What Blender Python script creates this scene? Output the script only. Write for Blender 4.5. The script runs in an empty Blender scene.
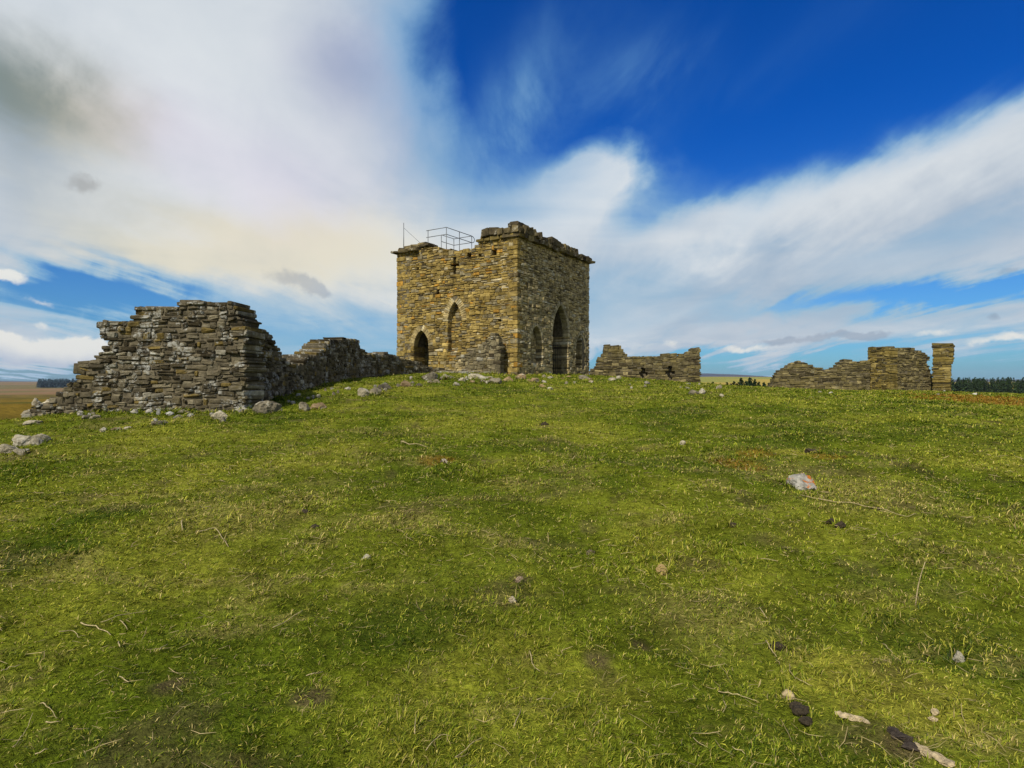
import bpy, math, random
import numpy as np
from mathutils import Vector

random.seed(7)
RNG = np.random.default_rng(11)
sc = bpy.context.scene
COL = sc.collection
F = 600.0           # focal length in pixels of the photograph
HOR = 381.0         # eye level row
EYE = 1.6
R = math.radians

# ------------------------------------------------------------------ noise
def _hash(ix, iy, iz, s):
    n = (ix.astype(np.int64) * 374761393 + iy.astype(np.int64) * 668265263 + iz.astype(np.int64) * 2147483647 + s * 974634749) & 0xffffffff
    n = ((n ^ (n >> 13)) * 1274126177) & 0xffffffff
    n = ((n ^ (n >> 16)) * 2246822519) & 0xffffffff
    return ((n ^ (n >> 15)) & 0xffff) / 65535.0

def vnoise2(x, y, s=0):
    x = np.asarray(x, float); y = np.asarray(y, float)
    ix = np.floor(x); iy = np.floor(y)
    fx = x - ix; fy = y - iy
    fx = fx * fx * (3 - 2 * fx); fy = fy * fy * (3 - 2 * fy)
    z = np.zeros_like(ix)
    a = _hash(ix, iy, z, s); b = _hash(ix + 1, iy, z, s)
    c = _hash(ix, iy + 1, z, s); d = _hash(ix + 1, iy + 1, z, s)
    return (a * (1 - fx) + b * fx) * (1 - fy) + (c * (1 - fx) + d * fx) * fy

def fbm2(x, y, s=0, o=4):
    t = 0; a = 1; w = 0
    for k in range(o):
        t = t + a * vnoise2(x * 2**k + 17.3 * k, y * 2**k - 9.1 * k, s + k); w += a; a *= .5
    return t / w

def vnoise3(p, s=0):
    i = np.floor(p); f = p - i; f = f * f * (3 - 2 * f)
    r = 0
    for dx in (0, 1):
        for dy in (0, 1):
            for dz in (0, 1):
                w = (f[..., 0] if dx else 1 - f[..., 0]) * (f[..., 1] if dy else 1 - f[..., 1]) * (f[..., 2] if dz else 1 - f[..., 2])
                r = r + w * _hash(i[..., 0] + dx, i[..., 1] + dy, i[..., 2] + dz, s)
    return r

def sstep(a, b, x):
    t = np.clip((x - a) / (b - a), 0, 1)
    return t * t * (3 - 2 * t)

# ------------------------------------------------------------------ mesh helpers
def np_mesh(name, V, quads=None, tris=None, mat=None, parent=None, col=None, smooth=False, mats=None, midx=None):
    me = bpy.data.meshes.new(name)
    V = np.asarray(V, np.float32).reshape(-1, 3)
    parts = []; starts = []; tot = 0
    if quads is not None and len(quads):
        q = np.asarray(quads, np.int32).reshape(-1, 4)
        parts.append(q.ravel()); starts.append(np.arange(len(q)) * 4); tot = len(q) * 4
    if tris is not None and len(tris):
        t = np.asarray(tris, np.int32).reshape(-1, 3)
        parts.append(t.ravel()); starts.append(tot + np.arange(len(t)) * 3)
    loops = np.concatenate(parts); st = np.concatenate(starts).astype(np.int32)
    me.vertices.add(len(V)); me.vertices.foreach_set('co', V.ravel())
    me.loops.add(len(loops)); me.loops.foreach_set('vertex_index', loops)
    me.polygons.add(len(st)); me.polygons.foreach_set('loop_start', st)
    if midx is not None: me.polygons.foreach_set('material_index', np.asarray(midx, np.int32))
    me.update(calc_edges=True)
    if smooth: me.polygons.foreach_set('use_smooth', np.ones(len(st), bool))
    else: me.polygons.foreach_set('use_smooth', np.zeros(len(st), bool))
    if col is not None:
        at = me.color_attributes.new('Col', 'FLOAT_COLOR', 'POINT')
        c4 = np.ones((len(V), 4), np.float32); c4[:, :3] = col
        at.data.foreach_set('color', c4.ravel())
    for m in (mats or ([mat] if mat else [])): me.materials.append(m)
    o = bpy.data.objects.new(name, me); COL.objects.link(o)
    if parent is not None:
        o.parent = parent
        l = parent.location if parent.parent is None else parent.location + parent.parent.location
        me.vertices.foreach_get('co', V.ravel())
        V = V - np.array(l[:], np.float32)
        me.vertices.foreach_set('co', V.astype(np.float32).ravel()); me.update()
    return o

def tag(o, label=None, cat=None, group=None, kind=None):
    if label: o['label'] = label
    if cat: o['category'] = cat
    if group: o['group'] = group
    if kind: o['kind'] = kind
    return o

def empty(name, loc, label, cat, group=None):
    o = bpy.data.objects.new(name, None); COL.objects.link(o)
    o.empty_display_size = .3; o.location = loc
    return tag(o, label, cat, group)

def recenter(o, loc):
    """put a top-level mesh's origin at its base"""
    me = o.data
    n = len(me.vertices); V = np.empty(n * 3, np.float32); me.vertices.foreach_get('co', V)
    V = V.reshape(-1, 3) - np.array(loc, np.float32); me.vertices.foreach_set('co', V.ravel()); me.update()
    o.location = loc
    return o

# ------------------------------------------------------------------ terrain
ctrl = []
for y, x, z in [(0, 0, 0), (0, -8, -.1), (0, 8, 0), (6, 0, .31), (6, -6, .27), (6, 6, .31), (14, 0, .74), (14, -12, .50), (14, 12, .68),
                (25, 0, 1.32), (25, 12, 1.1), (25, 24, .6), (17.5, -15, .42), (26, -22, -.35), (40, -26, -.9), (30, -14, .7), (40, -16, .8),
                (16.5, -7, .76), (16.5, -12.4, .66), (21, -7.6, 1.15), (26, -7.9, 1.48), (31, -7.8, 1.70), (36.5, -6.8, 1.93), (40, -5.6, 2.08),
                (38, .3, 1.98), (47, 6.2, 2.0), (43.3, -8.4, 1.95), (48, -2, 2.0), (46, 9.8, 1.68), (46, 14.3, 1.37), (44, 19, .87), (44, 27, .86),
                (44, 32, .80), (40, 34, .72), (30, 10, 1.25), (32, 20, .95), (62, 0, .9), (60, 15, .3), (58, 30, -.3), (58, -10, .6)]:
    ctrl.append((x, y, z))
ctrl = np.array(ctrl)
def _tps():
    P = ctrl[:, :2]; n = len(P)
    d2 = ((P[:, None] - P[None]) ** 2).sum(-1)
    K = .5 * d2 * np.log(d2 + 1e-9) + np.eye(n) * .8
    A = np.zeros((n + 3, n + 3)); A[:n, :n] = K; A[:n, n] = 1; A[:n, n+1:] = P; A[n, :n] = 1; A[n+1:, :n] = P.T
    b = np.zeros(n + 3); b[:n] = ctrl[:, 2]
    return np.linalg.solve(A, b)
_W = _tps()
def _near(x, y):
    out = np.zeros_like(x)
    f = x.ravel(); g = y.ravel(); o = np.empty_like(f)
    for i in range(0, len(f), 60000):
        a = f[i:i+60000]; b = g[i:i+60000]
        d2 = (a[:, None] - ctrl[None, :, 0]) ** 2 + (b[:, None] - ctrl[None, :, 1]) ** 2
        o[i:i+60000] = (.5 * d2 * np.log(d2 + 1e-9)) @ _W[:-3] + _W[-3] + _W[-2] * a + _W[-1] * b
    return o.reshape(out.shape)
def height(x, y, detail=True):
    x = np.asarray(x, float); y = np.asarray(y, float)
    r = np.hypot(x - 3, y - 30); dist = np.hypot(x, y)
    w = sstep(36, 72, r)
    n = _near(np.clip(x, -70, 75), np.clip(y, -40, 105))
    far = -1.0 - 5.5 * sstep(55, 260, r) - 6 * sstep(250, 900, r) + (fbm2(x / 90, y / 90, 40) - .5) * 2.2 * sstep(60, 250, r)
    # broad rise of the distant moor
    far = far + 40 * sstep(600, 1500, dist) * sstep(.02, .3, x / (dist + 1)) * (1 - sstep(.44, .56, x / (dist + 1))) * (.25 + .5 * fbm2(x / 900 + 3, y / 900, 44, 3)) + 8 * sstep(1500, 4000, dist)
    z = n * (1 - w) + far * w
    if detail:
        m = 1 - sstep(60, 160, r)
        z = z + m * ((fbm2(x / 1.9, y / 1.9, 3, 3) - .5) * .22 + (fbm2(x / .42, y / .42, 9, 3) - .5) * .10 + (vnoise2(x / .11, y / .11, 14) - .5) * .028 * (1 - sstep(8, 20, np.hypot(x, y))))
    return z
def h1(x, y): return float(height(np.array([x]), np.array([y]))[0])
def ray(px, d): return (px - 512) / F * d
def zpix(py, d): return EYE + (HOR - py) / F * d
_ts = np.concatenate([np.linspace(1.2, 12, 900), np.linspace(12, 75, 1500)])
def ground_at(px, py):
    xs = (px - 512) / F * _ts
    zr = EYE + (HOR - py) / F * _ts
    hit = np.nonzero(zr <= height(xs, _ts, False))[0]
    d = _ts[hit[0]] if len(hit) else 60.0
    x = (px - 512) / F * d
    return Vector((x, d, h1(x, d)))

# ------------------------------------------------------------------ materials
class NT:
    def __init__(s, tree): s.t = tree; s.L = tree.links
    def n(s, typ, **kw):
        nd = s.t.nodes.new(typ)
        for k, v in kw.items(): setattr(nd, k, v)
        return nd
    def put(s, sock, v):
        if isinstance(v, (int, float)): sock.default_value = v
        elif isinstance(v, tuple): sock.default_value = v if len(v) == len(sock.default_value) else v + (1,)
        else: s.L.new(v, sock)
    def m(s, op, a, b=None, c=None, clamp=False):
        nd = s.n('ShaderNodeMath', operation=op, use_clamp=clamp)
        s.put(nd.inputs[0], a)
        if b is not None: s.put(nd.inputs[1], b)
        if c is not None: s.put(nd.inputs[2], c)
        return nd.outputs[0]
    def mix(s, f, a, b, mode='MIX'):
        nd = s.n('ShaderNodeMix', data_type='RGBA', blend_type=mode)
        s.put(nd.inputs[0], f); s.put(nd.inputs[6], a); s.put(nd.inputs[7], b)
        return nd.outputs[2]
    def noise(s, vec, scale, detail=4, rough=.55, dist=0):
        nd = s.n('ShaderNodeTexNoise')
        if vec is not None: s.L.new(vec, nd.inputs['Vector'])
        nd.inputs['Scale'].default_value = scale; nd.inputs['Detail'].default_value = detail
        nd.inputs['Roughness'].default_value = rough; nd.inputs['Distortion'].default_value = dist
        return nd.outputs['Fac']
    def ss(s, x, a, b, lo=0., hi=1.):
        nd = s.n('ShaderNodeMapRange', interpolation_type='SMOOTHSTEP', clamp=True)
        s.put(nd.inputs[0], x); s.put(nd.inputs[1], a); s.put(nd.inputs[2], b); nd.inputs[3].default_value = lo; nd.inputs[4].default_value = hi
        return nd.outputs[0]

def new_mat(name):
    m = bpy.data.materials.new(name); m.use_nodes = True
    t = m.node_tree; t.nodes.clear()
    N = NT(t)
    out = N.n('ShaderNodeOutputMaterial')
    return m, N, out
def principled(N, out, col, rough=.95, bump=None, bstr=.5, bdist=.02, spec=.15, metal=0):
    b = N.n('ShaderNodeBsdfPrincipled')
    N.put(b.inputs['Base Color'], col); N.put(b.inputs['Roughness'], rough)
    b.inputs['Specular IOR Level'].default_value = spec; b.inputs['Metallic'].default_value = metal
    if bump is not None:
        bp = N.n('ShaderNodeBump'); bp.inputs['Strength'].default_value = bstr; bp.inputs['Distance'].default_value = bdist
        N.L.new(bump, bp.inputs['Height']); N.L.new(bp.outputs[0], b.inputs['Normal'])
    N.L.new(b.outputs[0], out.inputs[0])
    return b
def attr(N): return N.n('ShaderNodeAttribute', attribute_name='Col').outputs['Color']
def objvec(N): return N.n('ShaderNodeNewGeometry').outputs['Position']

def stone_mat(name, lich=.5, moss=.5, lcol=(.42, .42, .38), mcol=(.16, .115, .012), black=1.):
    m, N, out = new_mat(name)
    p = objvec(N)
    c = attr(N)
    v = N.ss(N.noise(p, 3.1, 6, .65), .25, .75, .5, 1.5)
    c = N.mix(1., c, N_rgb(N, v), 'MULTIPLY')
    dark = N.ss(N.noise(p, 1.1, 5, .6), .5, .72)
    c = N.mix(N.m('MULTIPLY', dark, .55 * black), c, (.035, .03, .02))
    ms = N.ss(N.noise(p, .55, 5, .7), .62 - .2 * moss, .8)
    ms2 = N.ss(N.noise(p, 9, 4, .6), .35, .7)
    c = N.mix(N.m('MULTIPLY', N.m('MULTIPLY', ms, ms2), .9), c, mcol)
    lc = N.ss(N.noise(p, 5.5, 6, .7), .72 - .14 * lich, .80 - .1 * lich)
    c = N.mix(N.m('MULTIPLY', lc, .8), c, lcol)
    l2 = N.m('MULTIPLY', N.ss(N.noise(p, 1.7, 5, .65), .66 - .15 * lich, .72 - .15 * lich), N.ss(N.noise(p, 13, 5, .7), .40, .58))
    c = N.mix(N.m('MULTIPLY', l2, .75), c, lcol)
    blk = N.ss(N.noise(p, 7.7, 6, .75), .56, .72)
    c = N.mix(N.m('MULTIPLY', blk, .6 * black), c, (.022, .019, .012))
    bump = N.m('ADD', N.noise(p, 14, 6, .7), N.m('MULTIPLY', N.noise(p, 60, 3, .6), .35))
    principled(N, out, c, .96, bump, 1., .05, .1)
    return m
def N_rgb(N, v):
    nd = N.n('ShaderNodeCombineColor')
    for i in range(3): N.put(nd.inputs[i], v)
    return nd.outputs[0]

M = {}
M['tower'] = stone_mat('warm_sandstone', .25, .9, (.42, .36, .22), (.20, .13, .012))
M['towergrey'] = stone_mat('weathered_lifted_sandstone', .55, .4, (.40, .37, .28), (.20, .15, .035), .25)  # dark blotches cut back to lift the shaded right face
M['ruin'] = stone_mat('lichened_gritstone', .85, .7, (.42, .42, .38), (.13, .10, .02))
M['ruinwarm'] = stone_mat('ochre_gritstone', .35, .7, (.34, .31, .2), (.15, .112, .016))
M['rock'] = stone_mat('pale_fieldstone', .9, .3, (.46, .43, .34))
def simple(name, col, rough=.9, nscale=8, amt=.5, metal=0, bstr=.5):
    m, N, out = new_mat(name); p = objvec(N)
    v = N.ss(N.noise(p, nscale, 5, .65), .25, .75, 1 - amt, 1 + amt)
    principled(N, out, N.mix(1., col, N_rgb(N, v), 'MULTIPLY'), rough, N.noise(p, nscale * 3, 5, .7), bstr, .01, .2, metal)
    return m
M['core'] = simple('rubble_core', (.11, .092, .058), .98, 6, .6)
M['steel'] = simple('galvanised_steel', (.16, .17, .18), .55, 20, .25, .6, .1)
M['iron'] = simple('dark_iron', (.02, .022, .024), .6, 20, .3, .5, .2)
M['roofslab'] = simple('roof_screed', (.12, .11, .09), .95, 3, .4)
M['twig'] = simple('dry_stalk', (.36, .29, .15), .9, 60, .5)
M['barkdark'] = simple('rotted_bark', (.05, .038, .028), .95, 40, .6, 0, 1.)
M['barkpale'] = simple('bleached_wood', (.42, .33, .19), .9, 45, .4, 0, .8)
M['dung'] = simple('dried_dung', (.045, .034, .019), .9, 60, .6, 0, 1.)
M['trunk'] = simple('tree_bark', (.06, .045, .03), .95, 8, .4)

# lichened stone with orange crust
m, N, out = new_mat('orange_lichen_stone'); p = objvec(N)
c = N.mix(N.ss(N.noise(p, 9, 5, .6), .35, .7), (.36, .34, .29), (.14, .13, .10))
c = N.mix(N.ss(N.noise(p, 7.3, 4, .55, .6), .56, .62), c, (.42, .13, .02))
principled(N, out, c, .95, N.noise(p, 30, 6, .7), .9, .02, .1); M['orange'] = m

# grass blades
m, N, out = new_mat('grass_blade')
c = attr(N)
d = N.n('ShaderNodeBsdfDiffuse'); N.L.new(c, d.inputs[0])
t = N.n('ShaderNodeBsdfTranslucent'); N.L.new(N.mix(1., c, (1.1, 1.15, .55), 'MULTIPLY'), t.inputs[0])
g = N.n('ShaderNodeBsdfGlossy'); g.inputs['Roughness'].default_value = .45; g.inputs[0].default_value = (1, 1, .9, 1)
mx = N.n('ShaderNodeMixShader'); mx.inputs[0].default_value = .3
N.L.new(d.outputs[0], mx.inputs[1]); N.L.new(t.outputs[0], mx.inputs[2])
mx2 = N.n('ShaderNodeMixShader'); mx2.inputs[0].default_value = .006
N.L.new(mx.outputs[0], mx2.inputs[1]); N.L.new(g.outputs[0], mx2.inputs[2])
N.L.new(mx2.outputs[0], out.inputs[0]); M['grass'] = m

# needles
m, N, out = new_mat('conifer_needles'); c = attr(N)
principled(N, out, c, .9, None, spec=.05); M['needles'] = m

# ground: vertex colour carries which plants grow where, noise gives the sward
m, N, out = new_mat('pasture_ground'); p = objvec(N); c = attr(N)
v = N.ss(N.noise(p, 2.3, 8, .7), .25, .75, .55, 1.45)
v2 = N.ss(N.noise(p, 23, 6, .75), .25, .75, .45, 1.55)
c = N.mix(1., c, N_rgb(N, v), 'MULTIPLY'); c = N.mix(1., c, N_rgb(N, v2), 'MULTIPLY')
c = N.mix(N.ss(N.noise(p, 6.1, 6, .7), .56, .7, 0, .45), c, (.12, .095, .03))
bump = N.m('ADD', N.noise(p, 9, 6, .7), N.m('MULTIPLY', N.noise(p, 45, 4, .7), .5))
principled(N, out, c, 1., bump, 1., .06, .02); M['ground'] = m

m, N, out = new_mat('haze_tinted_hill'); p = objvec(N)
c = N.mix(N.ss(N.noise(p, .004, 5, .6), .4, .6), (.055, .06, .085), (.075, .07, .08))  # blue distance haze is mixed into the hill colour
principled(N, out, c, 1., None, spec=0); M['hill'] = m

# ------------------------------------------------------------------ colour of the sward
def patch_list():
    P = []
    for px, py, r, k in [(598, 655, .11, 0), (170, 690, .12, 0), (110, 520, .5, 2), (60, 500, .6, 2), (640, 640, .07, 0), (890, 690, .55, 1), (870, 670, .4, 1),
                         (900, 745, .13, 0), (800, 470, .8, 3), (850, 485, .9, 3), (790, 451, .35, 4), (755, 452, .4, 5), (830, 456, .3, 5), (440, 462, .35, 5),
                         (310, 700, .13, 0), (520, 580, .12, 0), (1010, 400, 4.5, 6), (985, 402, 3., 6), (735, 462, .5, 5), (880, 500, .9, 3), (40, 560, .5, 2),
                         (300, 500, .6, 3), (230, 520, .8, 3), (700, 610, .5, 3), (960, 640, .5, 2), (420, 620, .5, 2)]:
        g = ground_at(px, py); P.append((g.x, g.y, r, k))
    return P
PATCH = patch_list()
def sward(x, y):
    """weights of bare soil, yellow moss, dark grass, straw, orange-brown"""
    n1 = fbm2(x / 1.4, y / 1.4, 60, 4); n2 = fbm2(x / .5 + 9, y / .5, 70, 4); n3 = fbm2(x / 4.5, y / 4.5 + 5, 80, 3)
    soil = sstep(.64, .76, n2) * .5
    yel = sstep(.46, .70, n1) * .45 + sstep(.5, .7, n3) * .22
    drk = sstep(.52, .36, n1) * .40 + sstep(.5, .34, n3) * .25
    stw = sstep(.55, .72, fbm2(x / .8 - 4, y / .35, 90, 4)) * .75
    org = np.zeros_like(x)
    for px, py, r, k in PATCH:
        d = np.hypot(x - px, y - py) / r + (n2 - .5) * .9
        w = sstep(1.15, .45, d)
        if k == 0: soil = np.maximum(soil, w * .8)
        elif k == 1: yel = np.maximum(yel, w); drk = drk * (1 - w)
        elif k == 2: drk = np.maximum(drk, w * .9)
        elif k == 3: stw = np.maximum(stw, w * .7); drk = drk * (1 - w * .7)
        elif k == 4: yel = np.maximum(yel, w * 1.6); drk = drk * (1 - w)
        else: org = np.maximum(org, w * (.9 if k == 6 else .55))
    return soil, np.clip(yel, 0, 1.5), np.clip(drk, 0, 1), np.clip(stw, 0, 1), org
G_MID = np.array([.150, .188, .012]); G_DRK = np.array([.042, .070, .005]); G_YEL = np.array([.33, .315, .040])
G_STW = np.array([.42, .335, .12]); G_ORG = np.array([.24, .135, .02]); G_SOIL = np.array([.085, .06, .032])

def lerp(a, b, t): return a * (1 - t)[:, None] + b * t[:, None]

def make_ground():
    ang = np.concatenate([np.linspace(-56, 56, 620), np.linspace(58, 302, 120)])
    ang = np.radians(ang)
    rr = [.25]
    while rr[-1] < 7000: rr.append(rr[-1] * (1.0165 if rr[-1] < 70 else 1.05))
    rr = np.array(rr)
    A, Rr = np.meshgrid(ang, rr)
    x = (np.sin(A) * Rr).ravel(); y = (np.cos(A) * Rr).ravel()
    z = height(x, y)
    na = len(ang); nr = len(rr)
    V = np.column_stack([x, y, z]); V = np.vstack([V, [[0, 0, h1(0, 0)]]])
    i = np.arange(nr - 1)[:, None]; j = np.arange(na)[None]
    jn = (j + 1) % na
    q = np.stack([i * na + j, i * na + jn, (i + 1) * na + jn, (i + 1) * na + j], -1).reshape(-1, 4)[:, ::-1]
    jj = np.arange(na); t = np.stack([np.full(na, len(V) - 1), (jj + 1) % na, jj], -1)
    x, y = V[:, 0], V[:, 1]
    soil, yel, drk, stw, org = sward(x, y)
    c = np.tile(G_MID * .7, (len(V), 1))
    c = lerp(c, G_DRK, drk); c = lerp(c, G_YEL * .8, np.clip(yel, 0, 1) * .8); c = lerp(c, G_STW * .6, stw * .5); c = lerp(c, G_ORG, org); c = lerp(c, G_SOIL, soil)
    r = np.hypot(x - 3, y - 30); dist = np.hypot(x, y)
    # beyond the knoll: rough moor in ochre, rust and olive
    moor = sstep(34, 44, r + (fbm2(x / 6, y / 6, 21) - .5) * 10)
    a = sstep(.35, .65, fbm2(x / 22 + 4, y / 22, 30, 5))[:, None]
    mc = (np.array([.14, .092, .012]) * (1 - a) + np.array([.075, .07, .012]) * a) * (.6 + .8 * fbm2(x / 5, y / 5, 37, 3))[:, None]
    far = sstep(300, 900, dist)[:, None]
    b = sstep(.42, .58, fbm2(x / 260, y / 200, 33, 3))[:, None]
    right_ = sstep(-.1, .1, x / (dist + 1))[:, None]
    fc = (np.array([.34, .25, .05]) * (1 - b) + np.array([.22, .22, .05]) * b) * right_ + (np.array([.20, .12, .06]) * (1 - b) + np.array([.13, .11, .04]) * b) * (1 - right_)
    mc = mc * (1 - far) + fc * far
    c = c * (1 - moor[:, None]) + mc * moor[:, None]
    o = np_mesh('ground', V, q, t, M['ground'], col=c, smooth=True)
    tag(o, kind='structure')
make_ground()

WALLS = [((ray(a, p), p), (ray(b, q_), q_)) for a, p, b, q_ in [(30, 17, 257, 16.4), (257, 16.6, 293, 21), (293, 21, 330, 26), (330, 26, 360, 31), (360, 31, 400, 36.4), (400, 36.5, 430, 38.8), (430, 38.8, 505, 36.5), (517, 37.9, 591, 46.8), (590, 46.4, 700, 45.9), (770, 45.3, 868, 44.5), (868, 44.5, 954, 44)]]
def make_grass(n=1000000):
    r0, r1, e = 1.15, 50.0, .3
    u = RNG.random(n)
    r = (r0**e + u * (r1**e - r0**e)) ** (1 / e)
    th = (RNG.random(n) - .5) * 2 * R(54)
    x = np.sin(th) * r; y = np.cos(th) * r
    # gather blades into tufts
    tw = .055 + .006 * r
    cx = np.floor(x / tw) ; cy = np.floor(y / tw)
    tx = (cx + _hash(cx, cy, cx * 0, 5)) * tw; ty = (cy + _hash(cx, cy, cx * 0, 6)) * tw
    k = .8 * RNG.random(n)
    x = x * (1 - k) + tx * k; y = y * (1 - k) + ty * k
    rk = np.hypot(x - 3, y - 30)
    keep = rk + (fbm2(x / 6, y / 6, 21) - .5) * 10 < 42
    soil, yel, drk, stw, org = sward(x, y)
    keep &= RNG.random(n) > soil * .85
    # nothing grows inside the tower
    q = np.stack([x - TC[0], y - TC[1]], -1)
    keep &= ~((q @ LV > -.2) & (q @ LV < WL + .2) & (q @ RV > -.2) & (q @ RV < WR + .2))
    x, y, r, tx, ty, soil, yel, drk, stw, org = [v[keep] for v in (x, y, r, tx, ty, soil, yel, drk, stw, org)]
    n = len(x)
    z = height(x, y) - .008
    tuft = fbm2(x / .33 + 2, y / .33, 52, 3)
    L = .8 * (.016 + .030 * RNG.random(n) ** 1.6 + .03 * sstep(.55, .75, tuft) * RNG.random(n)) * (1 + .035 * r)
    L *= 1 + .5 * org + .35 * stw
    wd_ = np.full(n, 9.)
    for (ax, ay), (bx, by) in WALLS:
        ex_, ey_ = bx - ax, by - ay; t_ = np.clip(((x - ax) * ex_ + (y - ay) * ey_) / (ex_ * ex_ + ey_ * ey_), 0, 1)
        wd_ = np.minimum(wd_, np.hypot(x - ax - t_ * ex_, y - ay - t_ * ey_))
    L *= 1 + 1.3 * sstep(.6, .1, wd_)
    for rx, ry, rw in ROCKS:
        b_ = np.nonzero((np.abs(x - rx) < rw * 2.2) & (np.abs(y - ry) < rw * 2.2))[0]
        L[b_] *= 1 + 1.1 * sstep(2.1, 1.1, np.hypot(x[b_] - rx, y[b_] - ry) / rw)
    bigt = sstep(.60, .70, fbm2(x / .75 + 7, y / .75, 53, 3)) * sstep(2.2, 4., r); L *= 1 + .9 * bigt * RNG.random(n)
    wd = np.maximum(.0016, .00052 * r) * (.6 + .9 * RNG.random(n))
    lean = np.radians(28 + 62 * RNG.random(n) ** .7)
    outd = np.arctan2(y - ty, x - tx)
    ph = outd + RNG.normal(0, .8, n)
    windy = R(35)
    ph = np.where(RNG.random(n) < .3, windy + RNG.normal(0, .6, n), ph)
    dx, dy = np.cos(ph), np.sin(ph)
    sx, sy = -dy, dx
    twv = RNG.normal(0, .6, n)
    sz = np.sin(twv) * .5
    l1, l2 = L * .55, L * .5
    mxx = x + dx * l1 * np.sin(lean * .55); myy = y + dy * l1 * np.sin(lean * .55); mzz = z + l1 * np.cos(lean * .55)
    ex = mxx + dx * l2 * np.sin(lean * 1.25); ey = myy + dy * l2 * np.sin(lean * 1.25); ez = mzz + l2 * np.cos(np.minimum(lean * 1.25, 1.75))
    V = np.empty((n, 5, 3))
    V[:, 0] = np.stack([x + sx * wd, y + sy * wd, z], -1); V[:, 1] = np.stack([x - sx * wd, y - sy * wd, z], -1)
    V[:, 2] = np.stack([mxx - sx * wd * .8, myy - sy * wd * .8, mzz - sz * wd], -1); V[:, 3] = np.stack([mxx + sx * wd * .8, myy + sy * wd * .8, mzz + sz * wd], -1)
    V[:, 4] = np.stack([ex, ey, ez], -1)
    b = np.arange(n)[:, None] * 5
    q = b + np.array([[0, 1, 2, 3]]); t = b + np.array([[3, 2, 4]])
    rnd = RNG.random(n)
    c = np.tile(G_MID, (n, 1))
    c = np.where((rnd < .12 + .75 * drk)[:, None], G_DRK, c)
    rnd = RNG.random(n)
    c = np.where((rnd < .15 + .5 * yel)[:, None], G_YEL, c)
    rnd = RNG.random(n)
    st = rnd < (.07 + .30 * stw + .2 * soil) * (1 - .55 * sstep(5, 16, r))
    c = np.where(st[:, None], G_STW * (.6 + .7 * RNG.random(n))[:, None], c)
    c = np.where((RNG.random(n) < org * .85)[:, None], G_ORG, c)
    vr = 1.15 * (1 - .5 * sstep(6, 20, r)); c = c * ((1 - vr * .5 + vr * RNG.random(n)) * (.72 + .56 * fbm2(x / .16, y / .16, 57, 2)))[:, None]
    c = np.repeat(c[:, None], 5, 1)
    c[:, :2] *= .5; c[:, 4] *= 1.4  # darker bases and brighter tips paint shade and highlights into the blades
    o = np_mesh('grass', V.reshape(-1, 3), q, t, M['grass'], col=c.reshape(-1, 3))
    tag(o, 'short green and yellow sheep-cropped grass covering the whole knoll', 'grass', kind='stuff')

# ------------------------------------------------------------------ masonry
def _template(k=4):
    """rounded block: grid on each cube side, k verts per edge; returns coords with edge factors"""
    t = np.array([-1, -.72, .72, 1.])
    idx = {}; V = []; Q = []
    def vid(a, b, c):
        key = (a, b, c)
        if key not in idx: idx[key] = len(V); V.append((t[a], t[b], t[c]))
        return idx[key]
    for ax in range(3):
        for side in (0, 3):
            for i in range(3):
                for j in range(3):
                    cor = []
                    for (p, q) in ((i, j), (i+1, j), (i+1, j+1), (i, j+1)):
                        k3 = [0, 0, 0]; k3[ax] = side; k3[(ax+1) % 3] = p; k3[(ax+2) % 3] = q
                        cor.append(vid(*k3))
                    Q.append(cor if side == 3 else cor[::-1])
    return np.array(V), np.array(Q)
TV, TQ = _template()
class Stones:
    def __init__(s): s.c = []; s.h = []; s.f = []; s.rot = []; s.col = []; s.j = []
    def add(s, center, half, fr, rot, col, jit):
        s.c.append(center); s.h.append(half); s.f.append(fr); s.rot.append(rot); s.col.append(col); s.j.append(jit)
    def arrays(s, seed=0):
        rng = np.random.default_rng(100 + seed)
        n = len(s.c)
        c = np.array(s.c); h = np.array(s.h); f = np.array(s.f); rot = np.array(s.rot); col = np.array(s.col); jit = np.array(s.j)
        out = (np.abs(TV) > .99).sum(1)
        T = np.broadcast_to(TV, (n,) + TV.shape).copy()
        # inner ring sits a fixed bevel away from the arris, arrises and corners are worn off
        bev = np.clip(.035 / h, .08, .45)[:, None, :]
        inner = np.abs(TV)[None] < .99
        T = np.where(inner, np.sign(TV)[None] * (1 - bev), T)
        pull = np.where(out >= 3, .75, np.where(out == 2, .42, 0))[None, :, None]
        T = np.where(~inner, np.sign(TV)[None] * (1 - bev * pull), T)
        P = T * h[:, None]
        # low frequency warp and surface roughness
        ph = rng.random((n, 1, 3)) * 100
        w = np.stack([vnoise3(P * 5.5 + ph + k * 31.7, k) for k in range(3)], -1) - .5
        P = P + w * jit[:, None, None] * 2
        P = P + rng.normal(0, 1, P.shape) * (jit * .16)[:, None, None]
        ca, sa = np.cos(rot)[:, None], np.sin(rot)[:, None]
        u = P[..., 0] * ca - P[..., 2] * sa; v = P[..., 0] * sa + P[..., 2] * ca
        P = np.stack([u, P[..., 1], v], -1)
        # frame (3 axes as rows)
        W = np.einsum('nki,nij->nkj', P, f) + c[:, None]
        Q = (TQ[None] + (np.arange(n) * len(TV))[:, None, None]).reshape(-1, 4)
        C = np.repeat(col[:, None], len(TV), 1)
        C = C * (.9 + .2 * rng.random(C.shape[:2]))[..., None]
        return W.reshape(-1, 3), Q, C.reshape(-1, 3)

def pick(pal, rng):
    w = np.array([p[0] for p in pal]); k = rng.choice(len(pal), p=w / w.sum())
    return np.array(pal[k][1]) * (.75 + .5 * rng.random())

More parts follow.
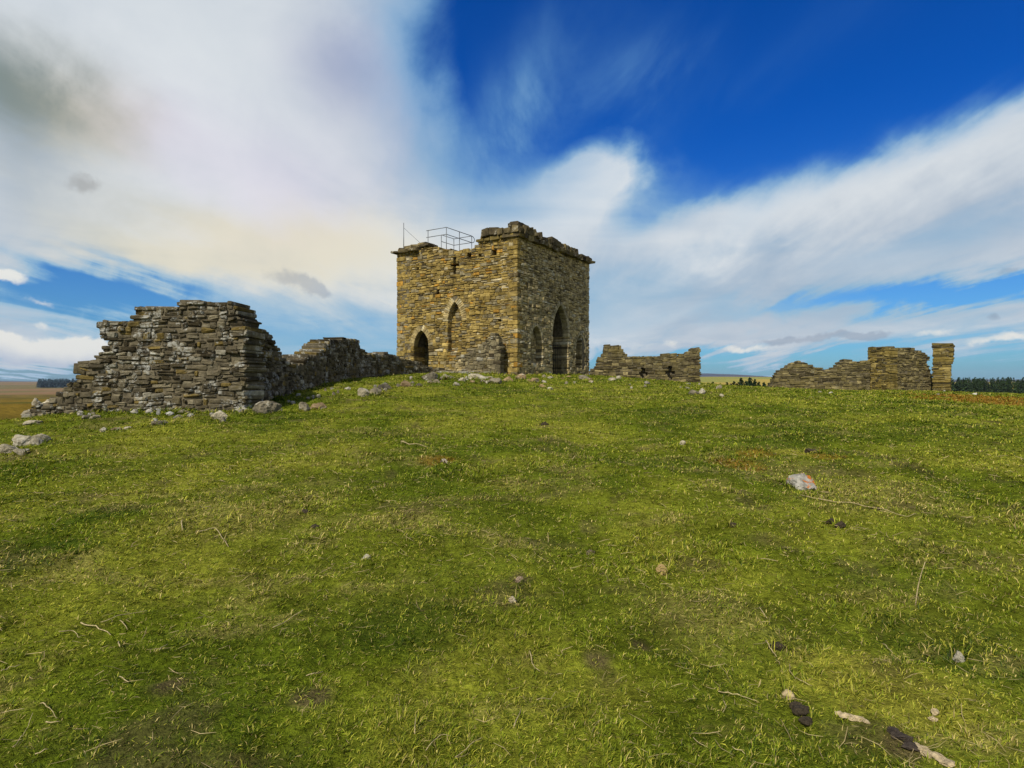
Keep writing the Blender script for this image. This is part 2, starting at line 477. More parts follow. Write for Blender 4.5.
PAL_WARM = [(4, (.255, .182, .054)), (3, (.31, .228, .074)), (2.5, (.20, .145, .050)), (.45, (.34, .19, .035)), (1.6, (.22, .185, .11)), (.8, (.38, .32, .19)), (.7, (.10, .075, .035))]
PAL_RING = [(2, (.36, .285, .135)), (1, (.29, .22, .10)), (1, (.40, .34, .2))]
PAL_RINGG = [(2, (.36, .31, .19)), (1, (.27, .23, .13))]
PAL_GREY_LIFT = [(4, (.37, .30, .16)), (3, (.30, .245, .13)), (2, (.41, .32, .15)), (1, (.42, .38, .27)), (.8, (.12, .095, .05))]  # grey weathered stone, lightened to offset shade on the right tower face
PAL_GREY = [(4, (.17, .145, .085)), (3, (.13, .11, .065)), (2, (.22, .18, .10)), (1, (.28, .26, .20)), (1, (.065, .052, .03))]
PAL_RUIN = [(4, (.122, .103, .065)), (3, (.086, .072, .045)), (2, (.165, .142, .092)), (.6, (.27, .25, .19)), (1.8, (.045, .036, .02)), (1, (.15, .11, .035))]
PAL_OCHRE = [(4, (.18, .135, .038)), (3, (.13, .10, .033)), (1.5, (.23, .178, .062)), (1.4, (.06, .048, .022))]
PAL_MIX = [(3, (.16, .13, .055)), (3, (.115, .095, .048)), (1.5, (.22, .18, .085)), (1, (.06, .048, .025))]
PAL_DARK = [(3, (.075, .06, .034)), (2, (.11, .088, .045)), (1.2, (.17, .135, .065))]

class Wall:
    """straight wall from A to B (plan), thickness grows behind the face; mask(u,z) says where it stands"""
    def __init__(s, A, B, thick, seed=1):
        s.A = np.array(A[:2], float); s.B = np.array(B[:2], float); s.t = thick
        d = s.B - s.A; s.len = np.hypot(*d); s.d = d / s.len
        s.n = np.array([s.d[1], -s.d[0]])           # outward normal: to the right of A->B
        s.rng = np.random.default_rng(seed)
        s.fr = np.array([[s.d[0], s.d[1], 0], [s.n[0], s.n[1], 0], [0, 0, 1.]])
    def u_of(s, px):
        k = (px - 512) / F       # (A+u d).x = k (A+u d).y
        return (k * s.A[1] - s.A[0]) / (s.d[0] - k * s.d[1])
    def y_of(s, u): return s.A[1] + u * s.d[1]
    def uz(s, px, py):
        u = s.u_of(px); return u, zpix(py, s.y_of(u))
    def prof(s, pts):
        q = sorted(s.uz(*p) for p in pts)
        return np.array([a for a, b in q]), np.array([b for a, b in q])
    def pos(s, u, n, z):
        p = s.A + s.d * u + s.n * n
        return np.array([p[0], p[1], z])
    def fill(s, S, mask, z0, z1, ch=(.14, .3), ln=(.25, .8), pal=PAL_RUIN, prot=.04, jit=.022, gap=.007, umin=0, umax=None, back=0., thick=None, palf=None, ends=.0, wav=.22, irr=.16):
        umax = s.len if umax is None else umax
        th = s.t if thick is None else thick
        z = z0; rng = s.rng; sd_ = rng.uniform(0, 50)
        us = np.arange(umin, umax + .02, .02)
        while z < z1:
            hh = rng.uniform(*ch); zm0 = z + hh * .5
            wob = lambda q_: (fbm2(np.asarray(q_, float) * .8 + sd_, np.full(np.shape(q_), z * .5), 7, 3) - .5) * wav
            ok = mask(us, zm0 + wob(us))
            e = np.diff(np.concatenate([[0], ok.astype(int), [0]]))
            for a, b in zip(np.nonzero(e == 1)[0], np.nonzero(e == -1)[0]):
                ua, ub = us[a] - rng.uniform(0, ends), us[b - 1] + rng.uniform(0, ends)
                u = ua
                while u < ub - .05:
                    l = rng.uniform(*ln) * (1 if rng.random() > .15 else 1.6)
                    if ub - (u + l) < ln[0] * .6: l = ub - u
                    zm = zm0 + float(wob(np.array([u + l / 2]))[0]); p = palf(u + l / 2, zm) if palf else pal
                    f1 = prot * rng.random() ** 1.5; f2 = prot * rng.random()
                    ht = (th + f1 + f2) / 2
                    zj = rng.normal(0, hh * irr * .4); hj = hh * (1 + rng.normal(0, irr))
                    subs = [(zm + zj, hj)]
                    if hh > .14 and rng.random() < .28: q_ = rng.uniform(.35, .65); subs = [(zm - hh * .5 + hh * q_ * .5, hh * q_), (zm + hh * .5 - hh * (1 - q_) * .5, hh * (1 - q_))]
                    for zc, hz in subs:
                        S.add(s.pos(u + l / 2, -back - th / 2 + (f1 - f2) / 2, zc), (max(.02, l / 2 - gap / 2), ht, max(.02, hz / 2 - gap / 2)), s.fr,
                              rng.normal(0, .035), pick(p, rng), jit * (.8 + 1.2 * rng.random()))
                    u += l
            z += hh
    def core(s, mask, z0, z1, inset=.07, step=.06, umin=0, umax=None, back=0., thick=None):
        umax = s.len if umax is None else umax; th = s.t if thick is None else thick
        us = np.arange(umin, umax, step); zs = np.arange(z0, z1, step)
        U, Z = np.meshgrid(us + step / 2, zs + step / 2, indexing='ij')
        m = np.ones(U.shape, bool)
        for du, dz in ((0, 0), (inset, 0), (-inset, 0), (0, inset), (0, -inset), (inset, inset), (-inset, inset)):
            m &= mask((U + du).ravel(), (Z + dz).ravel()).reshape(U.shape)
        mp = np.pad(m, 1)
        nu, nz = m.shape
        vid = -np.ones((2, nu + 1, nz + 1), int); V = []; Q = []
        def v(k, i, j):
            if vid[k, i, j] < 0:
                vid[k, i, j] = len(V)
                V.append(s.pos(umin + i * step, -back - (inset if k == 0 else th - inset), z0 + j * step))
            return vid[k, i, j]
        for i, j in zip(*np.nonzero(m)):
            Q.append((v(0, i, j), v(0, i+1, j), v(0, i+1, j+1), v(0, i, j+1)))
            Q.append((v(1, i, j+1), v(1, i+1, j+1), v(1, i+1, j), v(1, i, j)))
            for di, dj, e in ((-1, 0, ((i, j), (i, j+1))), (1, 0, ((i+1, j+1), (i+1, j))), (0, -1, ((i+1, j), (i, j))), (0, 1, ((i, j+1), (i+1, j+1)))):
                if not mp[i+1+di, j+1+dj]:
                    a, b = e
                    Q.append((v(0, *a), v(0, *b), v(1, *b), v(1, *a)))
        if not V: return np.zeros((0, 3)), np.zeros((0, 4), int)
        return np.array(V), np.array(Q)

class Arch:
    """pointed opening: centre u, half width w, sill z0, springing zs, apex zt"""
    def __init__(s, u, w, z0, zs, zt): s.u, s.w, s.z0, s.zs, s.zt = u, w, z0, zs, zt; h = zt - zs; s.c = max(0, (h*h - w*w) / (2*w)); s.R = s.w + s.c
    def inside(s, u, z, g=0.):
        x = np.abs(u - s.u)
        lo = (z > s.z0) & (z <= s.zs) & (x < s.w + g)
        hi = (z > s.zs) & (np.hypot(x + s.c, z - s.zs) < s.R + g)
        return lo | hi
    def ring(s, wall, S, depth, width, pal, n=7, out=.02, jit=.012):
        a1 = math.atan2(s.zt - s.zs, s.c)
        for side in (-1, 1):
            for k in range(n):
                a = a1 * (k + .5) / n; rr = s.R + width / 2
                u = s.u + side * (-s.c + rr * math.cos(a)); z = s.zs + rr * math.sin(a)
                if side * (u - s.u) < 0: continue
                tn = (s.R + width) * a1 / n
                S.add(wall.pos(u, out - depth / 2, z), (width / 2, depth / 2, tn / 2 * .9), wall.fr, a if side > 0 else math.pi - a, pick(pal, wall.rng), jit)

def build(name, S, cores, mat, parent=None, seed=0):
    Vs, Qs, Cs, mi = [], [], [], []; off = 0
    for s in S:
        if len(s.c) == 0: continue
        V, Q, C = s.arrays(seed); Vs.append(V); Qs.append(Q + off); Cs.append(C); mi.append(np.zeros(len(Q))); off += len(V)
    for V, Q in cores:
        if len(V) == 0: continue
        Vs.append(V); Qs.append(Q + off); Cs.append(np.full((len(V), 3), .05)); mi.append(np.ones(len(Q))); off += len(V)
    return np_mesh(name, np.vstack(Vs), np.vstack(Qs), None, parent=parent, col=np.vstack(Cs), mats=[mat, M['core']], midx=np.concatenate(mi))

# ------------------------------------------------------------------ the tower
TC = np.array([.32, 38.0])
_a = R(57.6)
RV = np.array([math.cos(_a), math.sin(_a)]); LV = np.array([-math.sin(_a), math.cos(_a)])
WL, WR = 10.2, 10.6
PC = TC; PL = TC + LV * WL; PR = TC + RV * WR; PB = TC + LV * WL + RV * WR
ZB = 1.55; ZC = 10.75
tower = empty('tower', (float(PC[0] + PB[0]) / 2, float(PC[1] + PB[1]) / 2, 2.0), 'square ochre stone tower with pointed arches standing on top of the knoll', 'tower')
TH = 1.25
wl = Wall(PL, PC, TH, 3)        # sunny face, u runs from the far left corner to the near corner
wr = Wall(PC, PR, TH, 4)
wb = Wall(PR, PB, TH, 5); wk = Wall(PB, PL, TH, 6)

def arch_px(w, x0, x1, ytop, yspr, ybot):
    u0, _ = w.uz(x0, 300); u1, _ = w.uz(x1, 300); uc = (u0 + u1) / 2; d = w.y_of(uc)
    return Arch(uc, abs(u1 - u0) / 2, zpix(ybot, d), zpix(yspr, d), zpix(ytop, d))
door = arch_px(wl, 414, 428.5, 330.5, 346, 369)
wind = arch_px(wl, 448, 461.5, 302, 321, 352)
nic1 = arch_px(wr, 530.5, 542, 326, 343, 364)
gate = arch_px(wr, 552.6, 568, 305, 336, 376)
nic2 = arch_px(wr, 575.8, 585, 335, 350, 369)
ul, zl = wl.prof([(396, 251), (398, 250), (420, 246), (440, 249), (452, 250), (468, 250), (474, 247), (478, 243), (481, 235), (520, 233)])
cu, cz = wl.uz(454.5, 263)
holes = [wl.uz(438, 292) + (.09, .13), wl.uz(469, 256) + (.14, .17), wl.uz(494, 253) + (.16, .2), wl.uz(500, 320) + (.16, .1), wl.uz(418, 269) + (.08, .08), wl.uz(432, 280) + (.08, .07), wl.uz(480, 256) + (.12, .1)]
def mask_l(u, z, g=0.):
    top = np.interp(u, ul, zl)
    ok = (u > 0) & (u < WL) & (z > ZB) & (z < top)
    for a in (door, wind): ok &= ~a.inside(u, z, g)
    ok &= ~((np.abs(u - cu) < .11) & (z - cz < .35) & (z - cz > -.75)); ok &= ~((np.abs(u - cu) < .36) & (np.abs(z - cz + .12) < .10))
    for hu, hz, a, b in holes: ok &= ~((np.abs(u - hu) < a) & (np.abs(z - hz) < b))
    return ok
def mask_l_st(u, z):
    ok = mask_l(u, z)
    for a in (door, wind): ok &= ~((z > a.zs) & a.inside(u, z, .36))
    return ok
rh = [(rg, zg) for rg, zg in [wr.uz(560, 268), wr.uz(549, 259), wr.uz(566, 289), wr.uz(527, 286)]]
def mask_r(u, z):
    ok = (u > 0) & (u < WR) & (z > ZB) & (z < ZC + .1)
    for a in (nic1, gate, nic2): ok &= ~a.inside(u, z)
    for hu, hz in rh: ok &= ~((np.abs(u - hu) < .13) & (np.abs(z - hz) < .13))
    return ok
def mask_r_st(u, z):
    ok = mask_r(u, z)
    for a, g in ((nic1, .25), (gate, .34), (nic2, .25)): ok &= ~((z > a.zs) & a.inside(u, z, g))
    return ok
def pal_l(u, z):
    # the foot of the wall is greyer where it was patched
    if z < 3.6 and 4.2 < u < 8.6 and z < 2.4 + .9 * math.sin(u * 1.3) ** 2: return PAL_GREY_LIFT
    return PAL_WARM
S = Stones(); wl.fill(S, mask_l_st, ZB, ZC + 1.1, (.13, .26), (.16, .55), PAL_WARM, .05, .02, palf=pal_l)
build('wall', [S], [wl.core(mask_l, ZB, ZC + .6, .05)], M['tower'], tower, 1)
S = Stones(); wr.fill(S, mask_r_st, ZB, ZC + .1, (.12, .25), (.16, .5), PAL_GREY_LIFT, .06, .024)
build('wall', [S], [wr.core(mask_r, ZB, ZC + .1, .05)], M['towergrey'], tower, 2)
for w, sd, W_ in ((wb, 3, WL), (wk, 4, WR)):
    mk = lambda u, z, W_=W_: (u > 0) & (u < W_) & (z > ZB) & (z < ZC - .2)
    S = Stones(); w.fill(S, mk, ZB, ZC, (.2, .4), (.4, .9), PAL_GREY_LIFT, .08, .03)
    build('wall', [S], [w.core(mk, ZB, ZC - .2, .08, .2)], M['towergrey'], tower, sd)
# arch stones
for a, w, wd, mt, pl, nn in ((door, wl, .42, 'tower', PAL_RING, 8), (wind, wl, .46, 'tower', PAL_RING, 11), (nic1, wr, .26, 'towergrey', PAL_RINGG, 6), (gate, wr, .34, 'towergrey', PAL_RINGG, 10), (nic2, wr, .26, 'towergrey', PAL_RINGG, 6)):
    S = Stones(); a.ring(w, S, .5, wd, pl, nn, .035)
    build('arch_surround', [S], [], M[mt], tower, 9)
# blocked openings: recessed masonry
for a, w, mt, pl, bk in ((wind, wl, 'tower', PAL_WARM, .42), (nic1, wr, 'towergrey', PAL_GREY_LIFT, .5), (nic2, wr, 'towergrey', PAL_GREY_LIFT, .5)):
    mk = lambda u, z, a=a: a.inside(u, z, .12) | ((np.abs(u - a.u) < a.w + .1) & (z <= a.z0) & (z > a.z0 - .15))
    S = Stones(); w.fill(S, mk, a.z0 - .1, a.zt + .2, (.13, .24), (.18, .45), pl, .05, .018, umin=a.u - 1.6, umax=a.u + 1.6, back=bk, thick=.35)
    mk2 = lambda u, z, a=a: a.inside(u, z, .2)
    build('blocked_niche', [S], [w.core(mk2, a.z0 - .2, a.zt + .4, .03, .06, a.u - 1.6, a.u + 1.6, bk + .06, .3)], M[mt], tower, 12)
# quoins on the two visible corners + left corner
def corner_stones(P, dirs, sd, pal, mat):
    S = Stones(); rng = np.random.default_rng(sd); z = ZB; k = 0
    while z < ZC - .2:
        hh = rng.uniform(.24, .36); d = dirs[k % 2]; e = dirs[(k + 1) % 2]; k += 1
        l = rng.uniform(.55, .85); t_ = rng.uniform(.3, .4); o = rng.uniform(.025, .06)
        fr = np.array([[d[0], d[1], 0], [-d[1], d[0], 0], [0, 0, 1.]])
        c = P + d * (l / 2 - o) + e * (t_ / 2 - o)
        S.add(np.array([c[0], c[1], z + hh / 2]), (l / 2, t_ / 2, hh / 2 - .01), fr, rng.normal(0, .01), pick(pal, rng), .02)
        z += hh
    build('corner_stones', [S], [], mat, tower, sd)
corner_stones(PC, (LV, RV), 21, PAL_WARM, M['tower'])
corner_stones(PL, (-LV, RV), 22, PAL_WARM, M['tower'])
corner_stones(PR, (LV, -RV), 23, PAL_GREY_LIFT, M['towergrey'])
# cornice and broken parapet
def course(w, u0, u1, z, hh, out, depth, S, pal, ln=(.5, 1.1), skip=0., rot=.03, jit=.06, slope=0.):
    u = u0; rng = w.rng
    while u < u1 - .15:
        l = min(rng.uniform(*ln), u1 - u)
        if rng.random() > skip:
            h2 = hh * rng.uniform(.65, 1.3)
            S.add(w.pos(u + l / 2, out * rng.uniform(.75, 1.1) - depth / 2, z + h2 / 2 + slope * (u - u0)), (l / 2 - .02, depth / 2, h2 / 2), w.fr, rng.normal(0, rot), pick(pal, rng), jit)
        u += l
S = Stones()
uA = wl.u_of(447); uB = wl.u_of(477)
course(wl, -.35, wl.u_of(420), ZC + .02, .22, .38, 1.3, S, PAL_DARK, (.5, 1.0))
course(wl, wl.u_of(400), wl.u_of(431), ZC + .24, .18, .2, 1.1, S, PAL_DARK, (.5, .9))
course(wl, wl.u_of(411), wl.u_of(427), ZC + .40, .17, .12, 1.0, S, PAL_DARK, (.4, .7))
build('cornice', [S], [], M['towergrey'], tower, 34)
S = Stones()
course(wl, uB, WL + .3, ZC - .02 , .26, .16, 1.1, S, PAL_OCHRE, (.4, .8))
build('cornice', [S], [], M['towergrey'], tower, 31)
S = Stones()
course(wr, -.2, WR + .38, ZC - .02, .32, .34, 1.3, S, PAL_DARK, (.3, .75), 0, .09, .09)
build('cornice', [S], [], M['towergrey'], tower, 33)
S = Stones()
course(wl, wl.u_of(482), WL + .25, ZC + .25, .42, .26, .9, S, PAL_DARK, (.35, .8), 0, .10, .07)
course(wl, wl.u_of(511), WL + .2, ZC + .66, .22, .22, .8, S, PAL_DARK, (.5, .8), .0, .08, .06)
build('parapet', [S], [], M['towergrey'], tower, 35); S = Stones()
course(wr, -.2, wr.u_of(575), ZC + .26, .42, .36, .9, S, PAL_DARK, (.35, .8), 0, .14, .09)
course(wr, -.2, wr.u_of(530), ZC + .64, .22, .26, .8, S, PAL_DARK, (.4, .8), 0, .12, .07)
course(wr, wr.u_of(576), WR + .1, ZC + .26, .16, .3, .9, S, PAL_DARK, (.4, .8), 0, .06, .05)
build('parapet', [S], [], M['towergrey'], tower, 32)
# roof slab
def slab(name, P, z0, z1, mat, parent):
    V = [(p[0], p[1], z0) for p in P] + [(p[0], p[1], z1) for p in P]
    n = len(P); Q = [tuple(range(n, 2 * n)), tuple(range(n - 1, -1, -1))] + [(i, (i+1) % n, n + (i+1) % n, n + i) for i in range(n)]
    return np_mesh(name, V, Q, None, mat, parent)
q = lambda a, b: TC + LV * a + RV * b
slab('roof', [q(.9, .9), q(.9, WR - .9), q(WL - .9, WR - .9), q(WL - .9, .9)][::-1], 9.75, 9.98, M['roofslab'], tower)

# tubes
def tube(pts, rad, k=8, cap=True):
    pts = [np.array(p, float) for p in pts]; n = len(pts)
    rad = [rad] * n if np.isscalar(rad) else list(rad)
    V = []; Q = []; T = []
    up = np.array([.13, .21, .97])
    for i in range(n):
        d = pts[min(i + 1, n - 1)] - pts[max(i - 1, 0)]; d /= np.linalg.norm(d) + 1e-9
        a = np.cross(d, up); 
        if np.linalg.norm(a) < .1: a = np.cross(d, np.array([1., .2, 0]))
        a /= np.linalg.norm(a); b = np.cross(d, a)
        for j in range(k):
            t = 2 * math.pi * j / k; V.append(pts[i] + (a * math.cos(t) + b * math.sin(t)) * rad[i])
    for i in range(n - 1):
        for j in range(k): Q.append((i*k + j, i*k + (j+1) % k, (i+1)*k + (j+1) % k, (i+1)*k + j))
    c0 = len(V); V.append(pts[0]); V.append(pts[-1])
    for j in range(k): T.append((c0, (j+1) % k, j)); T.append((c0 + 1, (n-1)*k + j, (n-1)*k + (j+1) % k))
    return np.array(V), np.array(Q), np.array(T)
def tubes(name, items, mat, parent=None, k=6):
    Vs, Qs, Ts = [], [], []; o = 0
    for pts, r in items:
        V, Q, T = tube(pts, r, k); Vs.append(V); Qs.append(Q + o); Ts.append(T + o); o += len(V)
    return np_mesh(name, np.vstack(Vs), np.vstack(Qs), np.vstack(Ts), mat, parent, smooth=True)

# guard rail round the hatch on the roof
P2 = np.array([ray(446.5, 41.5), 41.5]); ZT = zpix(227.5, 41.5)
railing = empty('railing', tuple(P2) + (10.0,), None, None); railing.parent = tower
railing.location = Vector((P2[0], P2[1], 10.0)) - tower.location
def rl(a, b, z): p = P2 + LV * a + RV * b; return (p[0], p[1], z)
def sub(name, items, mat):
    o = tubes(name, items, mat); 
    V = np.empty(len(o.data.vertices) * 3, np.float32); o.data.vertices.foreach_get('co', V)
    V = V.reshape(-1, 3) - np.array([P2[0], P2[1], 10.0], np.float32); o.data.vertices.foreach_set('co', V.ravel()); o.data.update()
    o.parent = railing; return o
LA, LB = 1.65, 2.95
for a, b in ((0, 0), (LA, 0), (0, LB * .5), (0, LB), (LA, LB), (LA, LB * .5)): sub('post', [((rl(a, b, 9.98), rl(a, b, ZT)), .028)], M['steel'])
for zz in (ZT, ZT - .48):
    sub('rail', [((rl(LA + .15, 0, zz), rl(0, 0, zz)), .024)], M['steel']); sub('rail', [((rl(0, 0, zz), rl(0, LB, zz)), .024)], M['steel'])
    sub('rail', [((rl(LA, LB * .5, zz - .0), rl(LA, LB, zz), rl(0, LB, zz)), .024)], M['steel'])
e = [rl(0, LB, ZT)] + [rl(0, LB + .35 * math.sin(t), ZT - .24 + .24 * math.cos(t)) for t in np.linspace(.2, math.pi - .2, 7)] + [rl(0, LB, ZT - .48)]
sub('rail', [(e, .024)], M['steel'])
up_, _ = wl.uz(400.5, 240)
pp = wl.pos(up_, -.35, 0); dpp = pp[1]
px_, = (pp[0],)
mast = tubes('mast', [(((pp[0], pp[1], 10.7), (pp[0], pp[1], zpix(223, dpp))), (.032, .024))], M['steel'], tower)
w2 = wl.pos(wl.u_of(419.5), -.35, zpix(242, 41.6))
st_ = tubes('stay_wire', [(((pp[0], pp[1], zpix(228, dpp)), tuple(w2)), .014)], M['steel'])
# iron gate in the tall arch
gz0, gz1 = 2.0, zpix(344, wr.y_of(gate.u))
items = []
for k in range(9):
    u = gate.u - gate.w + .08 + k * (2 * gate.w - .16) / 8
    items.append(((tuple(wr.pos(u, -.55, gz0)), tuple(wr.pos(u, -.55, gz1))), .018))
for zz in (gz0 + .1, (gz0 + gz1) / 2, gz1 - .08): items.append(((tuple(wr.pos(gate.u - gate.w + .02, -.55, zz)), tuple(wr.pos(gate.u + gate.w - .02, -.55, zz))), .024))
tubes('gate', items, M['iron'], tower)
# stay wire is a sub-part of the mast
V = np.empty(len(st_.data.vertices) * 3, np.float32); st_.data.vertices.foreach_get('co', V)
V = V.reshape(-1, 3) - np.array(tower.location[:], np.float32); st_.data.vertices.foreach_set('co', V.ravel()); st_.parent = mast

# ------------------------------------------------------------------ ruined walls
def ground_mask(w, dz=-.25):
    us = np.linspace(-1, w.len + 1, 60); g = np.array([h1(*(w.A + w.d * u)) for u in us]) + dz
    return lambda u: np.interp(u, us, g)
def ruin(name, segs, label, cat='ruined wall', mat='ruin', group=None, seed=40):
    Sx = []; Cx = []; base = None
    for k, sg in enumerate(segs):
        w = Wall(sg['A'], sg['B'], sg.get('t', .75), seed + k)
        up, zp = w.prof(sg['top'])
        gm = ground_mask(w)
        cut = sg.get('cut')
        u0, u1 = sg.get('u', (0, w.len))
        holes_ = [w.uz(hx, hy) + (a, b) for hx, hy, a, b in sg.get('holes', [])]
        lft = sg.get('left'); lp = None
        if lft: q_ = [w.uz(*p) for p in lft]; q_.sort(key=lambda t: t[1]); lp = (np.array([a for a, b in q_]), np.array([b for a, b in q_]))
        rgt = sg.get('right'); rp = None
        if rgt: q_ = [w.uz(*p) for p in rgt]; q_.sort(key=lambda t: t[1]); rp = (np.array([a for a, b in q_]), np.array([b for a, b in q_]))
        def mk(u, z):
            ok = (u > u0) & (u < u1) & (z < np.interp(u, up, zp)) & (z > gm(u))
            if lp is not None: ok &= u > np.interp(z, lp[1], lp[0])
            if rp is not None: ok &= u < np.interp(z, rp[1], rp[0])
            for hu, hz, a, b in holes_: ok &= ~((np.abs(u - hu) < a) & (np.abs(z - hz) < b))
            return ok
        S = Stones(); zlo = gm(np.array([u0, u1, (u0 + u1) / 2])).min() - .1
        w.fill(S, mk, zlo, zp.max() + .1, sg.get('ch', (.1, .24)), sg.get('ln', (.14, .46)), sg.get('pal', PAL_RUIN), sg.get('prot', .06), sg.get('jit', .03), ends=sg.get('ends', .1), umin=u0, umax=u1)
        for (bx0, by0, bx1, by1) in sg.get('blocks', []):       # single long stones that stick out
            ua, za = w.uz(bx0, by0); ub, zb = w.uz(bx1, by1)
            S.add(w.pos((ua + ub) / 2, -w.t / 2, (za + zb) / 2), (abs(ub - ua) / 2, w.t / 2 * .9, abs(za - zb) / 2), w.fr, 0, pick(sg.get('pal', PAL_RUIN), w.rng), .02)
        if holes_: Cx.append(w.core(lambda u, z: (u > .3) & (u < w.len - .3) & (z < np.interp(u, up, zp) - .3) & (z > gm(u)), zlo, zp.max(), .05, .1, back=.42, thick=.3))  # added backing sheet blocks daylight so the slits read dark
        Sx.append(S); Cx.append(w.core(mk, zlo, zp.max() + .1, .025, .05, u0, u1))
        if base is None: m_ = w.A + w.d * w.len / 2; base = (m_[0], m_[1], h1(*m_))
    o = build(name, Sx, Cx, M[mat], seed=seed)
    recenter(o, base); tag(o, label, cat, group)
    return o
P = lambda px, d: (ray(px, d), d)

ruin('ruined_wall', [dict(A=P(20, 17.0), B=P(257, 16.5), t=1.0, u=(0, 6.6),
    top=[(20, 420), (30, 408), (45, 400), (60, 392), (72, 362), (80, 360), (90, 357), (96, 322), (133, 320), (135, 308), (143, 306), (178, 306), (179, 300), (198, 299), (205, 301), (252, 305), (258, 308)],
    left=[(20, 425), (30, 410), (44, 402), (56, 396), (60, 390), (76, 382), (79, 375), (80, 362), (91, 360), (104, 350), (112, 341), (104, 336), (98, 329), (98, 321), (133, 319), (136, 307), (144, 300)],
    right=[(260, 425), (253, 370), (246, 338), (241, 318), (233, 306), (226, 300)],
    blocks=[(71, 362.5, 98, 374), (94, 321.5, 138, 327.5), (101, 334, 125, 339.5), (178, 299.5, 199, 306), (143, 306, 178, 309.5), (80, 374.5, 110, 379)],
    ch=(.075, .2), ln=(.11, .42), ends=.12)], 'tall jagged grey drystone wall with stepped left end, biggest ruin in front at left', seed=41)

ruin('ruined_wall', [
    dict(A=P(252, 17.3), B=P(293, 21), t=.9, u=(0, 4), ch=(.08, .2),
         top=[(252, 322), (258, 326), (266, 332), (271, 333), (277, 347), (284, 358), (293, 364), (300, 366)]),
    dict(A=P(292, 21), B=P(330, 26), t=.9, ch=(.1, .22), top=[(288, 364), (303, 367), (305, 358), (316, 355), (322, 350), (326, 345), (331, 342)]),
    dict(A=P(329, 26), B=P(360, 31), t=.9, ch=(.1, .22), top=[(329, 342), (333, 340), (345, 338.5), (358, 339), (359, 346), (366, 350)]),
    dict(A=P(359, 31), B=P(400, 36.5), t=.9, ch=(.12, .24), top=[(356, 347), (365, 350), (367, 355), (380, 354.5), (386, 353), (395, 354.5), (402, 358)]),
    dict(A=P(399, 36.5), B=P(432, 39.0), t=.8, ch=(.12, .24), top=[(399, 358), (415, 361), (426, 365), (433, 368)])],
    'long low grey drystone wall running back from the tall ruin to the tower', seed=50)

ruin('ruined_wall', [dict(A=P(428, 39.0), B=P(505, 36.6), t=.7, pal=PAL_GREY, ch=(.12, .24),
    top=[(428, 368), (440, 369.5), (452, 370), (464, 370.5), (480, 371.5), (505, 374)])], 'ankle-high grey footing course along the base of the tower, sunny side', mat='ruin', seed=60)
ruin('ruined_wall', [dict(A=P(462, 38.9), B=P(499.5, 37.6), t=.55, pal=PAL_GREY, ch=(.14, .28),
    top=[(462, 356), (468, 352), (476, 351), (480, 346), (486, 341), (490, 335), (494, 333), (497, 338), (500, 352)])], 'gable-topped grey stub of masonry leaning against the tower near its front corner', mat='ruinwarm', seed=63)

ruin('ruined_wall', [dict(A=P(590, 46.5), B=P(700, 46.0), t=.8, ch=(.14, .28), ln=(.25, .7),
    top=[(590, 371), (596, 366), (599, 358), (604, 354), (605, 345), (619, 345), (622, 350), (627, 356), (640, 357), (655, 356), (660, 357), (664, 354), (676, 354), (678, 357), (681, 354), (690, 351.5), (692, 347.5), (700, 347)],
    holes=[(643.5, 374, .15, .5), (643.5, 374, .34, .13), (670, 373.5, .17, .55), (670, 372, .38, .14)], pal=PAL_MIX)],
    'broken curtain wall with two cross-shaped slits just right of the tower', mat='ruinwarm', seed=70)

ruin('ruined_wall', [dict(A=P(770, 45.5), B=P(870, 44.6), t=.8, ch=(.13, .26), ln=(.25, .7), mat='ruin', pal=PAL_MIX,
    top=[(770, 388), (775, 378), (778, 372), (785, 368), (791, 364), (796, 361.5), (804, 361.5), (812, 366), (823, 369), (832, 369.5), (838, 366), (842, 361), (850, 359.5), (855, 361.5), (857, 365), (860, 362), (866, 360.5), (871, 360)])],
    'low sagging stone wall at right, joined to the square ochre block', mat='ruinwarm', seed=80)
ruin('ruined_block', [
    dict(A=P(867.5, 45.0), B=P(890, 43.4), t=.8, ch=(.12, .24), pal=PAL_OCHRE, top=[(866, 347), (880, 346.5), (891, 347.5)], ends=.04),
    dict(A=P(886, 44.5), B=P(938, 45.9), t=.8, ch=(.1, .22), pal=PAL_MIX, top=[(886, 347), (905, 347.5), (912, 349), (920, 350.5), (925, 353), (930, 358), (938, 380)],  # darker palette paints shade onto this set-back length
         right=[(936, 395), (933, 378), (929, 370), (927, 362), (930, 356), (925, 350)], ends=.2)],
    'square-cornered ochre masonry block beside the slim pillar at right', cat='ruin', mat='ruinwarm', seed=85)
ruin('stone_pillar', [dict(A=P(932.5, 44.9), B=P(954, 44.1), t=.9, ch=(.1, .22), ln=(.4, 1.0), pal=PAL_OCHRE, top=[(930, 343), (955, 343.5)],
    left=[(930.5, 395), (932.5, 365), (932, 343)], right=[(950, 395), (950.5, 370), (953, 355), (954, 343)], ends=.08)],
    'slim freestanding ochre stone pillar at the right end of the ruins', cat='pillar', mat='ruinwarm', seed=90)

